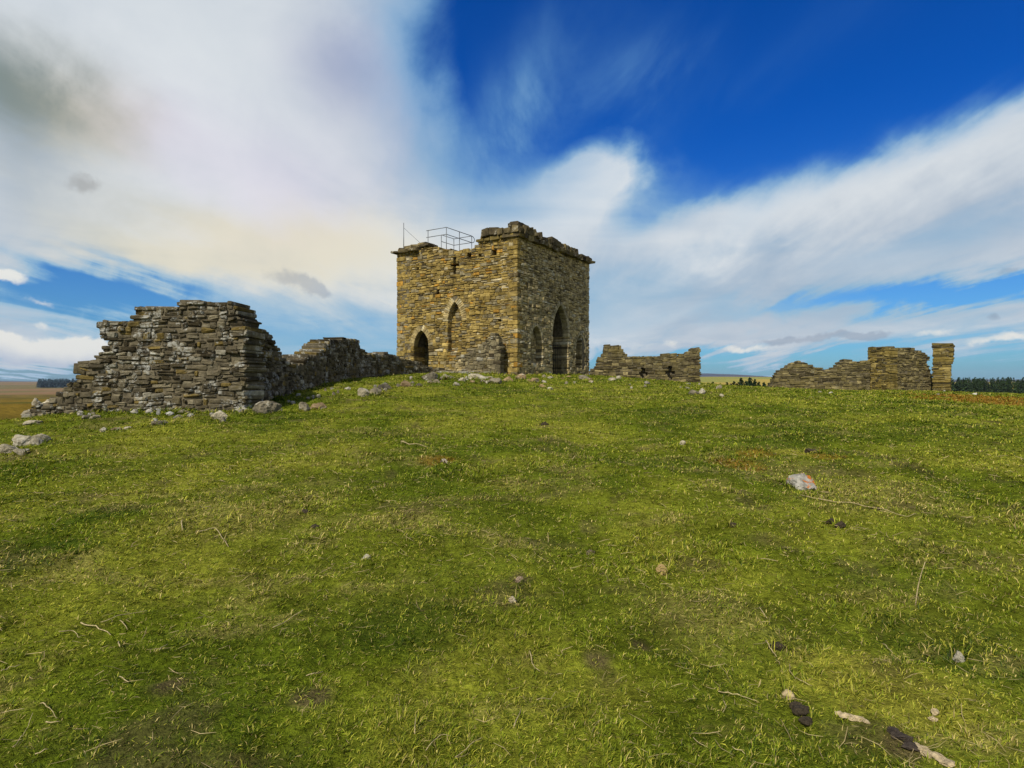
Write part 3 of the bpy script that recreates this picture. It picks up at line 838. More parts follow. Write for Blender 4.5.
# ------------------------------------------------------------------ loose stones
def ico(n):
    import bmesh
    bm = bmesh.new(); bmesh.ops.create_icosphere(bm, subdivisions=n, radius=1)
    V = np.array([v.co[:] for v in bm.verts]); T = np.array([[v.index for v in f.verts] for f in bm.faces]); bm.free()
    return V, T
IV, IT = ico(4)
IV2, IT2 = ico(3)
def rock_np(seed, half, npl=16, rough=.13, fine=True):
    rng = np.random.default_rng(seed)
    V0, T0 = (IV, IT) if fine else (IV2, IT2)
    n = rng.normal(0, 1, (npl, 3)); n /= np.linalg.norm(n, axis=1)[:, None]
    d = rng.uniform(.62, .95, npl)
    dots = V0 @ n.T
    rr = np.where(dots > .05, d[None] / np.maximum(dots, .05), 9).min(1)
    rr = np.minimum(rr, 1.15)
    rr = rr * (1 + (vnoise3(V0 * 3 + seed * 1.7, 3) - .5) * rough * 2 + (vnoise3(V0 * 9 + seed, 4) - .5) * rough)
    return V0 * rr[:, None] * np.array(half), T0
ROCKS = []
def put_rock(px, py, wpx, hpx, label, group=None, mat='rock', name='rock', col=(.27, .25, .2), seed=None, tilt=0., fine=True, sink=.35, dep=.8, cat='rock'):
    g = ground_at(px, py); s = g.y / F
    seed = seed or int(px * 7 + py * 13)
    hw, hh = wpx * s / 2, hpx * s / 2
    ROCKS.append((g.x, g.y, hw)); sink = min(.8, sink + .12)
    if mat == 'dung': hh *= .8
    V, T = rock_np(seed, (hw, hw * dep, hh * (1 + sink)), fine=fine)
    rng = np.random.default_rng(seed + 5)
    a = rng.uniform(-.5, .5); ca, sa = math.cos(a), math.sin(a)
    ct, st2 = math.cos(tilt), math.sin(tilt)
    x, y, z = V[:, 0].copy(), V[:, 1].copy(), V[:, 2].copy()
    x, z = x * ct - z * st2, x * st2 + z * ct
    V = np.stack([x * ca - y * sa, x * sa + y * ca, z], -1)
    V[:, 2] += hh * (1 - sink) * .8
    c = np.tile(np.array(col) * rng.uniform(.75, 1.2), (len(V), 1))
    o = np_mesh(name, V, None, T, M[mat], col=c)
    o.location = g
    return tag(o, label, cat, group)

big = [
 (10, 449, 22, 9, 'left slab of the pale stone heap at the far left edge'), (27, 443, 30, 13, 'middle and largest boulder of the pale heap at the far left edge'),
 (40, 440, 16, 10, 'rounded right-hand stone of the pale heap at the far left edge'), (21, 452, 14, 6, 'small stone at the foot of the pale heap at the far left edge'),
 (266, 415, 32, 16, 'large whitish block lying by the right foot of the tall jagged wall'), (220, 420, 16, 9, 'single pale stone below the middle of the tall jagged wall'),
 (305, 411, 14, 9, 'knobbly stone right of the large whitish block'), (320, 409, 16, 8, 'flat brown stone beside the knobbly stone, right of the whitish block'),
 (364, 397, 14, 9, 'bright pale stone at the left end of the small heap below the low wall'), (375, 394, 14, 8, 'grey middle stone of the small heap below the low wall'),
 (384, 389, 16, 8, 'dark upper stone of the small heap below the low wall'), (407, 388, 12, 6, 'brown stone between the small heap and the tower rubble'),
 (430, 380, 18, 8, 'wide grey stone in the grass below the pointed tower door'), (445, 379, 20, 5, 'long flat slab in the grass below the blocked window'),
 (478, 379, 22, 7, 'long pale slab in the rubble below the tower corner'), (494, 383, 18, 6, 'tilted grey slab in the rubble below the tower corner'),
 (420, 386, 8, 4, 'small dark stone under the wide grey stone'), (462, 381, 8, 4, 'small white stone between the two flat slabs by the tower'),
 (508, 381, 12, 6, 'tan stone in the rubble at the tower corner'), (520, 379, 12, 6, 'second tan stone right of the tower corner'),
 (535, 382, 12, 5, 'brown stone in front of the first niche of the shaded side'), (584, 379, 16, 4, 'flat grey step stone before the right niche of the tower'),
 (612, 381, 10, 4, 'left pale stone in front of the wall with cross slits'), (619, 380, 6, 4, 'tiny pale stone in front of the wall with cross slits'),
 (693, 395, 10, 6, 'left grey stone of the pair below the end of the slit wall'), (702, 394, 10, 6, 'right grey stone of the pair below the end of the slit wall'),
 (722, 397, 6, 3, 'small white stone alone in the gap between the right-hand walls'), (719, 389, 6, 4, 'grey stone on the crest between the right-hand walls'),
 (980, 391, 9, 4, 'pale slab on the crest left of the bracken patch'), (966, 387, 12, 3, 'flat pale stone just right of the slim pillar'), (1002, 393, 12, 5, 'grey stone heap topping the bracken patch'),
 (160, 427, 18, 5, 'flat stone half sunk in grass below the tall jagged wall'), (30, 415, 20, 7, 'long pale kerb stone at the tail of the tall jagged wall'), (50, 408, 20, 9, 'blocky pale stone at the tail of the tall jagged wall'),
 (36, 405, 10, 7, 'small upright stone at the tail of the tall jagged wall'), (104, 431, 8, 4, 'pale pebble at the left of the brown stony patch'), (127, 431, 9, 4, 'pale pebble at the right of the brown stony patch'),
 (116, 430, 12, 4, 'reddish stone in the middle of the brown stony patch'), (95, 421, 10, 5, 'white stone against the foot of the tall wall, left part'), (184, 417, 14, 4, 'grey stone against the foot of the tall wall, middle part'),
 (240, 412, 16, 5, 'white flaky stone at the foot of the tall wall, right part'), (683, 445, 6, 4, 'small white stone alone in open grass at mid right'), (32, 425, 20, 4, 'low pale slab in the grass above the far left heap'),
]
for i, (px, py, w, h, lab) in enumerate(big):
    tone = (.33, .29, .20) if any(k in lab for k in ('pale', 'white')) else ((.24, .17, .09) if any(k in lab for k in ('brown', 'tan', 'red')) else (.19, .165, .11))
    if 'dark' in lab: tone = (.08, .07, .05)
    put_rock(px, py, w, h, lab, col=tone, seed=300 + i, tilt=random.uniform(-.25, .25), fine=w > 13)
# smaller scattered rubble nobody can tell apart
lab = 'small rough fragment among the rubble strewn along the foot of the tower'
for i in range(30):
    px = random.uniform(415, 600); py = 377 + random.uniform(0, 1) ** 1.4 * 12 - (0 if px < 520 else (px - 520) * .02)
    put_rock(px, py, random.uniform(3, 8), random.uniform(2, 4.5), lab, 'rubble along the foot of the tower', col=random.choice([(.3, .27, .2), (.2, .17, .11), (.24, .17, .08)]), seed=500 + i, fine=False, sink=.55)
lab = 'small grey fragment lying against the foot of the tall jagged wall'
for i in range(24):
    px = random.uniform(50, 300); py = 412 + random.uniform(0, 10) - max(0, px - 250) * .32
    put_rock(px, py, random.uniform(4, 9), random.uniform(2.5, 5), lab, 'fragments at the foot of the tall wall', col=random.choice([(.28, .26, .22), (.16, .14, .1), (.36, .35, .31)]), seed=600 + i, fine=False, sink=.6)
lab = 'small stone fallen from the low wall into the grass before it'
for i in range(16):
    px = random.uniform(300, 420); py = 398 - (px - 300) * .14 + random.uniform(-6, 5)
    put_rock(px, py, random.uniform(3, 7), random.uniform(2, 4), lab, 'stones fallen from the low wall', col=random.choice([(.26, .24, .2), (.15, .13, .09)]), seed=700 + i, fine=False, sink=.6)
lab = 'little stone in the rough grass before the right-hand ruins'
for i in range(18):
    px = random.choice([random.uniform(600, 720), random.uniform(780, 1000)]); py = 384 + random.uniform(0, 7) + (px > 740) * 6
    put_rock(px, py, random.uniform(2.5, 6), random.uniform(1.5, 3), lab, 'little stones before the right-hand ruins', col=random.choice([(.26, .24, .18), (.16, .14, .1), (.36, .34, .28)]), seed=800 + i, fine=False)

put_rock(801, 486, 31, 17, 'grey stone patched with orange lichen, set in the grass at right', mat='orange', seed=917, tilt=-.5, sink=.55, dep=1.3)
put_rock(812, 451, 14, 6, 'dark peaty lump beside the yellow moss above the lichened stone', mat='dung', seed=915, cat='clod', name='clod')
put_rock(662, 569, 13, 13, 'tan knobbly stone alone in the grass right of centre', col=(.30, .21, .09), seed=921, sink=.5)
put_rock(591, 549, 9, 5, 'pinkish-grey pebble in the grass near the middle', col=(.26, .2, .14), seed=922, sink=.6)
put_rock(519, 582, 9, 7, 'brownish pebble on a patch of bare dark earth', col=(.3, .22, .15), seed=923)
put_rock(513, 601, 8, 7, 'tan pebble just below the patch of bare dark earth', col=(.3, .24, .15), seed=924)
put_rock(366, 559, 9, 5, 'small white pebble left of centre in the grass', col=(.30, .27, .2), seed=925, sink=.6)
put_rock(961, 653, 13, 8, 'whitish flaky pebble at the right below the tall stalk', col=(.3, .27, .2), seed=946, sink=.75)
put_rock(545, 424, 10, 4, 'dark clod on the slope below the tall arch', mat='dung', seed=927, cat='clod', name='clod')
put_rock(444, 464, 9, 6, 'pale stone poking through a brown patch left of centre', col=(.36, .31, .24), seed=928)
for px, py, w, h, lab in [(833, 526, 14, 7, 'left half of the split dark dropping below the lichened stone'), (841, 531, 12, 8, 'right half of the split dark dropping below the lichened stone'),
                          (733, 532, 8, 5, 'small dark dropping left of the split dropping'), (876, 513, 9, 4, 'dark crumb at the left end of the long pale stalk'), (779, 646, 16, 8, 'dark clod beside the short white twig'),
                          (316, 529, 9, 5, 'dark crumb in the grass at left of centre'), (306, 517, 9, 5, 'dark crumb just above another, left of centre')]:
    put_rock(px, py, w, h, lab, mat='dung', seed=int(px), cat='dropping', name='dropping')

# dark droppings and bits of wood at lower right
def lump(name, chain, mat, label, cat, seed=1, flat=.6):
    """lumpy elongated piece through ground points"""
    Vs, Ts = [], []; o = 0
    pts = [ground_at(px, py) for px, py, r in chain]
    for (g, (px, py, r)), k in zip(zip(pts, chain), range(99)):
        rad = r * g.y / F
        V, T = rock_np(seed + k, (rad * 1.15, rad * 1.15, rad * flat), 14, .2, False)
        V = V + np.array(g[:]) + np.array([0, 0, rad * flat * .65]); Vs.append(V); Ts.append(T + o); o += len(V)
    ob = np_mesh(name, np.vstack(Vs), None, np.vstack(Ts), mat)
    recenter(ob, tuple(pts[0])); return tag(ob, label, cat)
lump('dropping', [(795, 702, 5), (799, 707, 6), (803, 712, 7), (806, 719, 7)], M['dung'], 'long lumpy dark dropping with a pale chip at its upper end', 'dropping', 31)
put_rock(789, 693, 14, 10, 'pale bark chip touching the upper end of the long dark dropping', col=(.36, .31, .24), seed=935, name='bark_chip', cat='bark chip', mat='barkpale')
lump('wood_piece', [(840, 713, 3.5), (846, 716, 5), (853, 719, 5), (861, 722, 4.5), (868, 727, 3)], M['barkpale'], 'pale tan splinter of wood lying flat at lower right', 'wood splinter', 41, .45)
lump('bark_piece', [(893, 735, 5), (899, 739, 7), (906, 742, 6), (912, 749, 7)], M['barkdark'], 'dark rotten strip of bark at lower right', 'bark', 51, .5)
lump('wood_piece', [(917, 747, 4), (923, 752, 6), (930, 757, 7), (938, 761, 7), (946, 767, 7)], M['barkpale'], 'weathered wood slab below the dark bark at the lower right edge', 'wood slab', 61, .4)
lump('bark_chip', [(936, 715, 4), (934, 719, 3.5)], M['barkpale'], 'small curled tan chip above the weathered wood slab', 'bark chip', 71, .8)

# twigs and dry stalks
def twig(pts, rpx, label, lift=.012, mat='twig', cat='twig', name='twig', top=None):
    g = [ground_at(*p) for p in pts]
    s = g[0].y / F
    out = []
    for i in range(len(g) - 1):
        for t in np.linspace(0, 1, 5)[:-1]:
            out.append(g[i].lerp(g[i + 1], t))
    out.append(g[-1])
    for i, v in enumerate(out):
        v.z = h1(v.x, v.y) + lift + random.uniform(-.006, .003)
        v.x += random.uniform(-.002, .002); v.y += random.uniform(-.004, .004)
    n = len(out)
    rad = [rpx * .48 * s * (1 - .5 * i / n) * random.uniform(.85, 1.15) for i in range(n)]
    V, Q, T = tube([tuple(v) for v in out], rad, 6)
    o = np_mesh(name, V, Q, T, M[mat], smooth=True); recenter(o, tuple(out[0]))
    return tag(o, label, cat)
twigs = [
 ([(719, 690), (738, 693), (757, 697)], 1.1, 'straight pale twig lying at lower right, left of the dark dropping'),
 ([(724, 700), (727, 706), (723, 714)], .9, 'short forked twig just below the straight pale twig'),
 ([(766, 643), (772, 650), (777, 655)], 1.3, 'short white twig beside the dark clod'),
 ([(802, 498), (850, 507), (880, 515), (905, 522), (917, 519)], .9, 'long pale stalk trailing right below the lichened stone'),
 ([(760, 607), (768, 616)], 1.0, 'short twig in the grass at right of centre'),
 ([(884, 634), (893, 645)], 1.0, 'thin stick lying left of the tall stalk base'),
 ([(797, 678), (812, 686)], .8, 'curved straw above the pale wood splinter'),
 ([(80, 628), (95, 630), (110, 637)], 1.4, 'stout bleached stalk lying at the left'),
 ([(58, 640), (72, 637), (79, 643)], .9, 'bent straw left of the stout bleached stalk'),
 ([(119, 624), (127, 630)], 1.1, 'short pale straw right of the stout bleached stalk'),
 ([(100, 627), (122, 618), (146, 613)], .9, 'long thin grey stem above the stout bleached stalk'),
 ([(118, 643), (119, 654)], 1.5, 'little white split stump of straw below the stout stalk'),
 ([(158, 656), (167, 647)], 1.0, 'short dark-tipped straw right of the white split stump'),
 ([(119, 681), (128, 689)], 1.2, 'short bright straw in the dark grass at lower left'),
 ([(40, 709), (48, 715), (55, 723)], 1.0, 'slanting stalk above a flat white one at the bottom left'),
 ([(45, 727), (58, 726)], 1.4, 'flat white straw at the bottom left'),
 ([(12, 750), (22, 736), (31, 719)], 1.0, 'long slanting stem in the bottom left corner'),
 ([(0, 718), (10, 714), (23, 714)], 1.0, 'pale stem at the left edge near the bottom'),
 ([(272, 624), (287, 616), (303, 608)], 1.0, 'long straight stalk left of centre'),
 ([(306, 678), (322, 672)], 1.1, 'short pale stalk below the long straight stalk'),
 ([(196, 540), (215, 537), (228, 548)], 1.1, 'bent pale stalk lying on the left slope'),
 ([(181, 533), (182, 540)], 1.3, 'stubby white straw left of the bent pale stalk'),
 ([(401, 445), (412, 447), (427, 448)], 1.1, 'pale stick lying on the slope below the low wall'),
 ([(530, 653), (533, 662), (540, 666)], .9, 'curved straw left of the bare earth patch'),
 ([(537, 696), (551, 690), (556, 683)], .9, 'thin bent twig below the bare earth patch'),
 ([(414, 742), (416, 722)], 1.0, 'upright-leaning pale straw near the bottom centre'),
 ([(425, 756), (440, 742), (450, 740)], 1.0, 'thin straw at the bottom, right of the leaning one'),
 ([(455, 762), (470, 748), (483, 738)], 1.1, 'branching straw at the bottom centre'),
 ([(514, 728), (521, 708)], 1.3, 'pale leaf stalk near the bottom, right of centre'),
 ([(694, 740), (708, 752)], 1.0, 'straw at the bottom edge right of centre'),
 ([(733, 755), (745, 762)], 1.0, 'pale curved straw at the bottom edge below the dropping'),
 ([(760, 560), (778, 566)], .8, 'thin straw in the grass right of the knobbly stone'),
 ([(0, 676), (8, 672), (20, 668)], 1.1, 'pale straw at the left edge, upper of two'),
 ([(34, 764), (46, 758)], 1.4, 'white straw end at the bottom edge, far left'),
]
for pts, r, lab in twigs: twig(pts, r, lab, .022)
def litter(n=5200):
    r = 1.2 + 11 * RNG.random(n) ** 1.1; th = (RNG.random(n) - .5) * 2 * R(52)
    x = np.sin(th) * r; y = np.cos(th) * r
    keep = RNG.random(n) < .25 + 1.2 * sstep(.48, .7, fbm2(x / .9, y / .6, 91, 3)); x, y, r = x[keep], y[keep], r[keep]; n = len(x)
    L = .015 + .05 * RNG.random(n) ** 2; a = RNG.random(n) * 6.283; wd = np.maximum(.0013, .00045 * r) * (.6 + .8 * RNG.random(n))
    dx, dy = np.cos(a), np.sin(a); tl = RNG.normal(0, .35, n); bend = RNG.normal(0, .25, n)
    z = height(x, y) + .014 + .012 * RNG.random(n)
    P0 = np.stack([x, y, z], -1); D = np.stack([dx * np.cos(tl), dy * np.cos(tl), np.sin(tl)], -1); Sd_ = np.stack([-dy, dx, 0 * dx], -1)
    U_ = np.stack([0 * dx, 0 * dx, 1 + 0 * dx], -1)
    V = []
    for t, wk in ((-1, .6), (0, 1), (1, .35)):
        c_ = P0 + D * (t * L)[:, None] + Sd_ * (bend * L * t * t)[:, None]
        for sd, uz_ in ((1, 0), (-1, 0), (0, 1)): V.append(c_ + Sd_ * (sd * wd * wk)[:, None] + U_ * (uz_ * wd * wk)[:, None])
    V = np.stack(V, 1); b = np.arange(n)[:, None, None] * 9
    q = np.array([[0, 1, 4, 3], [1, 2, 5, 4], [2, 0, 3, 5], [3, 4, 7, 6], [4, 5, 8, 7], [5, 3, 6, 8]])[None]
    c = np.array([.38, .30, .15])[None] * RNG.uniform(.45, 1.25, n)[:, None]
    o = np_mesh('straw_litter', V.reshape(-1, 3), (b + q).reshape(-1, 4), None, M['grass'], col=np.repeat(c, 9, 0))
    tag(o, 'scattered bits of dry straw lying all over the near grass', 'straw', kind='stuff')
litter()
# tall standing stalk
g = ground_at(917, 603); s = g.y / F
pts = [(g.x + dx * s, g.y + .01, g.z + dz * s) for dx, dz in ((0, -2), (1.5, 10), (3, 20), (6, 32), (10, 44))]
V, Q, T = tube(pts, [.0042, .004, .0035, .003, .002], 6)
o = np_mesh('dry_stalk', V, Q, T, M['twig'], smooth=True); recenter(o, tuple(g)); tag(o, 'tall dry grass stalk standing upright alone at right', 'stalk')

make_grass()

# ------------------------------------------------------------------ distance: trees, woods, hills
def conifer_np(rng, hgt, base, n=150, wid=.26, sz=.1):
    """crown of small leaf clumps on whorled boughs"""
    Vs = []; Ts = []; Cs = []
    tt = rng.random(n) ** .75
    zz = hgt * (.06 + .94 * tt)
    rad = hgt * wid * (1 - tt) ** .85 * (.45 + .6 * rng.random(n)) + .02 * hgt
    a = rng.random(n) * 2 * math.pi
    rad *= .8 + .35 * np.sin(a * 3 + rng.random() * 6)
    c = np.stack([np.cos(a) * rad, np.sin(a) * rad, zz - rad * .25], -1)
    k = hgt * sz * (1.15 - tt * .8)
    d = rng.normal(0, 1, (n, 3, 3)) * k[:, None, None] * .75
    V = c[:, None] + d; V[:, :, 2] = np.maximum(V[:, :, 2], .02 * hgt)
    return V.reshape(-1, 3) + np.array(base), np.repeat(rng.uniform(.55, 1.45, n), 3)
def tree_thing(px, ytop, d, label, seed):
    rng = np.random.default_rng(seed)
    x = ray(px, d); zb = h1(x, d); hgt = zpix(ytop, d) - zb
    root = empty('conifer_tree', (x, d, zb), label, 'tree', 'conifers in the gap between the right-hand walls')
    V, sh = conifer_np(rng, hgt, (x, d, zb), 420, rng.uniform(.3, .42), .10)
    c = np.array([.018, .034, .012])[None] * sh[:, None]
    np_mesh('crown', V, None, np.arange(len(V)).reshape(-1, 3), M['needles'], root, col=c)
    tubes('trunk', [(((x, d, zb - .3), (x, d, zb + hgt * .9)), (.16, .03))], M['trunk'], root)
spec = [(706, 383.5), (713, 382), (720, 383.5), (727, 382.5), (734, 381.5), (741, 378), (746, 381), (750, 377.5), (755, 379.5), (759, 382), (764, 382.5), (769, 383), (737, 383.5), (731, 383.5)]
for i, (px, yt) in enumerate(spec):
    tall = yt < 379
    lab = {741: 'taller dark conifer left of the tallest pair in the gap between walls', 750: 'tallest dark conifer in the gap between the right-hand walls'}.get(px, 'low dark conifer in the row seen between the right-hand walls')
    tree_thing(px, yt, 190 + (i % 4) * 6, lab, 1000 + i)

def wood(name, label, px0, px1, d0, d1, ytop, n, per, col, seed):
    rng = np.random.default_rng(seed); Vs = []; Cs = []
    for i in range(n):
        d = rng.uniform(d0, d1); px = rng.uniform(px0, px1); x = ray(px, d); zb = h1(x, d)
        hg = max(3, (zpix(ytop, d) - zb) * rng.uniform(.74, 1.09))
        V, sh = conifer_np(rng, hg, (x, d, zb), per, .2, .085)
        Vs.append(V); Cs.append(np.array(col)[None] * (sh * rng.uniform(.7, 1.3))[:, None])
    V = np.vstack(Vs)
    o = np_mesh(name, V, None, np.arange(len(V)).reshape(-1, 3), M['needles'], col=np.vstack(Cs))
    tag(o, label, 'wood', kind='stuff')
wood('conifer_wood', 'dark conifer plantation along the skyline at the right edge', 935, 1180, 420, 470, 378.5, 380, 130, (.022, .038, .012), 5)
wood('distant_wood', 'blue-dark plantation on the far left skyline beside the tall ruin', 38, 95, 1250, 1400, 379, 420, 60, (.03, .05, .06), 6)  # needles blued, painting distance haze into their colour

def hill(name, x0, x1, d, ytop, seed, dep=900):
    n = 90; xs = np.linspace(ray(x0, d), ray(x1, d), n); rows = 9
    V = []
    for j in range(rows):
        t = j / (rows - 1); prof = math.sin(math.pi * t) ** .8
        e = np.sin(np.pi * np.linspace(0, 1, n)) ** .45
        top = (zpix(ytop, d) + 14) * (.62 + .6 * fbm2(xs / 900 + seed, xs * 0 + t, seed, 4)) * e
        V.append(np.stack([xs, np.full(n, d + dep * (t - .5)), -14 + top * prof], -1))
    V = np.vstack(V)
    i = np.arange(rows - 1)[:, None] * n + np.arange(n - 1)[None]
    Q = np.stack([i, i + 1, i + n + 1, i + n], -1).reshape(-1, 4)
    o = np_mesh(name, V, Q, None, M['hill'], smooth=True); tag(o, kind='structure')
hill('hills', 560, 800, 5200, 372.5, 3)
hill('hills', -500, 60, 5600, 379, 8)
hill('hills', 760, 1500, 6200, 379, 12)

# ------------------------------------------------------------------ light and sky
SUN_EL = R(44); SUN_AZ = math.atan2(-.49, -.872)
Sd = Vector((math.sin(SUN_AZ) * math.cos(SUN_EL), math.cos(SUN_AZ) * math.cos(SUN_EL), math.sin(SUN_EL)))
sun = bpy.data.lights.new('sun', 'SUN'); sun.energy = 4.8; sun.angle = R(.6); sun.color = (1., .93, .80)
so = bpy.data.objects.new('sun', sun); COL.objects.link(so); so.rotation_euler = Sd.to_track_quat('Z', 'Y').to_euler(); so.location = (-30, -30, 40)

W = bpy.data.worlds.new('World'); sc.world = W; W.use_nodes = True
W.node_tree.nodes.clear(); N = NT(W.node_tree)
out = N.n('ShaderNodeOutputWorld'); bg = N.n('ShaderNodeBackground'); STR = .1
sky = N.n('ShaderNodeTexSky', sky_type='NISHITA', sun_disc=False, sun_elevation=SUN_EL, sun_rotation=SUN_AZ)
sky.air_density = 1.0; sky.dust_density = .6; sky.ozone_density = 2.0
tc = N.n('ShaderNodeTexCoord'); dvec = tc.outputs['Generated']
nrm = N.n('ShaderNodeVectorMath', operation='NORMALIZE'); N.L.new(dvec, nrm.inputs[0]); dvec = nrm.outputs[0]
sep = N.n('ShaderNodeSeparateXYZ'); N.L.new(dvec, sep.inputs[0])
AZ = N.m('ARCTAN2', sep.outputs[0], sep.outputs[1]); EL = N.m('ARCSINE', sep.outputs[2])
def ae(px, py):
    a = math.atan((px - 512) / F); return a, math.atan((HOR - py) / F * math.cos(a))
# cloud sheet coordinates: the sheet is a plane overhead, so streaks converge to the horizon
zc = N.m('ADD', N.m('MAXIMUM', sep.outputs[2], 0.), .09)
pl = N.n('ShaderNodeCombineXYZ'); N.L.new(N.m('DIVIDE', sep.outputs[0], zc), pl.inputs[0]); N.L.new(N.m('DIVIDE', sep.outputs[1], zc), pl.inputs[1])
rotm = N.n('ShaderNodeMapping'); N.L.new(pl.outputs[0], rotm.inputs[0]); rotm.inputs['Rotation'].default_value = (0, 0, R(-6)); rotm.inputs['Scale'].default_value = (1.7, .34, 1)
n_streak = N.noise(rotm.outputs[0], 1.1, 7, .58, .5)
n_sheet = N.noise(pl.outputs[0], .9, 7, .55, .8)
n_dir = N.noise(dvec, 3.2, 7, .55, .5)
n_fine = N.noise(dvec, 11., 6, .6, .3)
w1 = N.m('MULTIPLY', N.m('SUBTRACT', n_dir, .5), .22); w2_ = N.m('MULTIPLY', N.m('SUBTRACT', n_streak, .5), .12)
wf = N.m('MULTIPLY', N.m('SUBTRACT', n_fine, .5), .06)
AZw = N.m('ADD', N.m('ADD', AZ, w1), wf); ELw = N.m('ADD', N.m('ADD', EL, w2_), wf)
ELs = N.m('ADD', EL, N.m('MULTIPLY', wf, .8))
vw = N.n('ShaderNodeCombineXYZ'); N.L.new(AZw, vw.inputs[0]); N.L.new(ELw, vw.inputs[1])
AZs = N.m('ADD', AZ, N.m('MULTIPLY', wf, .9))
vs = N.n('ShaderNodeCombineXYZ'); N.L.new(AZs, vs.inputs[0]); N.L.new(ELs, vs.inputs[1])
def blob(px, py, rx, ry, rot=0., vec=None, sharp=1.):
    a, e = ae(px, py)
    sx = rx / F * math.cos(a) ** 2; sy = ry / F * math.cos(a)
    mp = N.n('ShaderNodeMapping', vector_type='TEXTURE'); N.L.new((vec or vw).outputs[0], mp.inputs[0])
    mp.inputs['Location'].default_value = (a, e, 0); mp.inputs['Rotation'].default_value = (0, 0, R(rot)); mp.inputs['Scale'].default_value = (sx, sy, 1)
    dt = N.n('ShaderNodeVectorMath', operation='DOT_PRODUCT'); N.L.new(mp.outputs[0], dt.inputs[0]); N.L.new(mp.outputs[0], dt.inputs[1])
    return N.m('POWER', math.exp(-1), dt.outputs['Value'])
def line(p, q, soft0, soft1, az=None, el=None):
    """0..1 across the straight edge p->q (1 on its left side seen with az right, el up)"""
    a0, e0 = ae(*p); a1, e1 = ae(*q); L_ = math.hypot(a1 - a0, e1 - e0); nx, ny = -(e1 - e0) / L_, (a1 - a0) / L_
    d = N.m('ADD', N.m('MULTIPLY', N.m('SUBTRACT', az or AZw, a0), nx), N.m('MULTIPLY', N.m('SUBTRACT', el or ELw, e0), ny))
    return N.ss(d, soft0 / F, soft1 / F)
def acc(items):
    s_ = None
    for w, b in items:
        t = N.m('MULTIPLY', b, w); s_ = t if s_ is None else N.m('ADD', s_, t)
    return s_
# open blue wedge at upper right
above = line((640, 258), (1024, 112), -18, 36)
rightof = line((440, -60), (650, 200), -120, 100)
wedge = N.m('MULTIPLY', above, rightof)
cov = N.m('SUBTRACT', 1., wedge)
# thin places in the sheet
thin = acc([(.55, blob(540, 110, 120, 90, 0)), (.35, blob(470, 60, 130, 90)), (.62, blob(60, 292, 140, 26, 0)), (.35, blob(110, 300, 120, 30)), (.6, blob(40, 375, 130, 8)), (.9, blob(1000, 282, 120, 17, 8)), (.6, blob(860, 300, 150, 16, 5)),
            (.95, blob(900, 370, 420, 20)), (.55, blob(640, 368, 160, 16)), (.6, blob(20, 375, 160, 14)), (.6, blob(330, 345, 190, 45)), (.3, blob(150, 300, 180, 40)), (.4, blob(620, 300, 200, 40, 10)), (.5, blob(1010, 340, 200, 30)),
            (.35, blob(470, 190, 90, 50)), (.35, blob(940, 240, 140, 30, 12)), (.3, blob(620, 20, 120, 60))])
stk = N.ss(AZ, -.35, .2, .25, 1.)
mod = N.m('MULTIPLY', N.m('MULTIPLY', N.m('SUBTRACT', n_streak, .5), .45), stk); mod2 = N.m('MULTIPLY', N.m('SUBTRACT', n_sheet, .5), .45)
cov = N.m('ADD', cov, acc([(.7, blob(592, 190, 52, 26, 34)), (.4, blob(540, 225, 70, 26, 28)), (.3, blob(720, 215, 80, 18, 20))]))
cov = N.m('SUBTRACT', N.m('MINIMUM', cov, 1.), thin, clamp=True)
cov = N.m('ADD', cov, N.m('MULTIPLY', N.m('ADD', mod, mod2), N.ss(cov, 0., .35)), clamp=True)
# wisps crossing the blue
wisp = acc([(.40, blob(650, 60, 60, 26, 35)), (.3, blob(560, 60, 40, 120, -35)), (.25, blob(540, 130, 90, 60)), (.12, blob(760, 60, 160, 30, 20))])
cov = N.m('ADD', cov, N.m('MULTIPLY', wisp, N.ss(n_streak, .3, .7)), clamp=True)
# cloud brightness
bright = acc([(.34, blob(600, 180, 90, 40, 28)), (.3, blob(770, 210, 130, 34, 22)), (.25, blob(230, 200, 150, 70)), (.25, blob(440, 240, 140, 50, 15)), (.2, blob(200, 60, 170, 70)), (.2, blob(960, 130, 120, 50, 20)),
              (-.26, blob(350, 72, 60, 40)), (-.2, blob(450, 190, 110, 60)), (-.2, blob(760, 290, 160, 40)), (-.5, blob(15, 95, 75, 42, -25)), (-.15, blob(30, 180, 80, 40)), (-.15, blob(960, 210, 120, 40)), (.12, blob(640, 325, 120, 16, 8)), (.15, blob(380, 250, 80, 40))])
shade = N.m('ADD', N.m('ADD', .58, bright), N.m('MULTIPLY', N.m('SUBTRACT', n_sheet, .5), .45))
shade = N.m('ADD', shade, N.m('MULTIPLY', N.m('SUBTRACT', n_fine, .5), .3))
shade = N.m('ADD', shade, N.m('MULTIPLY', N.m('MULTIPLY', N.m('SUBTRACT', n_streak, .5), .3), stk), clamp=True)
ccol = N.mix(N.ss(shade, .05, .95), (2.5, 3.5, 4.9, 1), (7.3, 7.7, 8.0, 1))
warm = acc([(.75, blob(230, 250, 150, 34, 10)), (.5, blob(360, 265, 90, 40)), (.35, blob(110, 225, 90, 26, -10)), (.5, blob(25, 95, 90, 50, -20)), (.15, blob(110, 120, 70, 50, -30))])
ccol = N.mix(N.m('MINIMUM', warm, .8), ccol, N.mix(1., ccol, (1.08, .95, .70, 1), 'MULTIPLY'))
pink = acc([(.55, blob(360, 70, 60, 40)), (.4, blob(150, 120, 80, 40)), (.4, blob(280, 180, 80, 50)), (.4, blob(440, 90, 30, 90, -35))])
olive = acc([(.9, blob(22, 98, 85, 46, -22)), (.35, blob(110, 130, 60, 40, -30))])
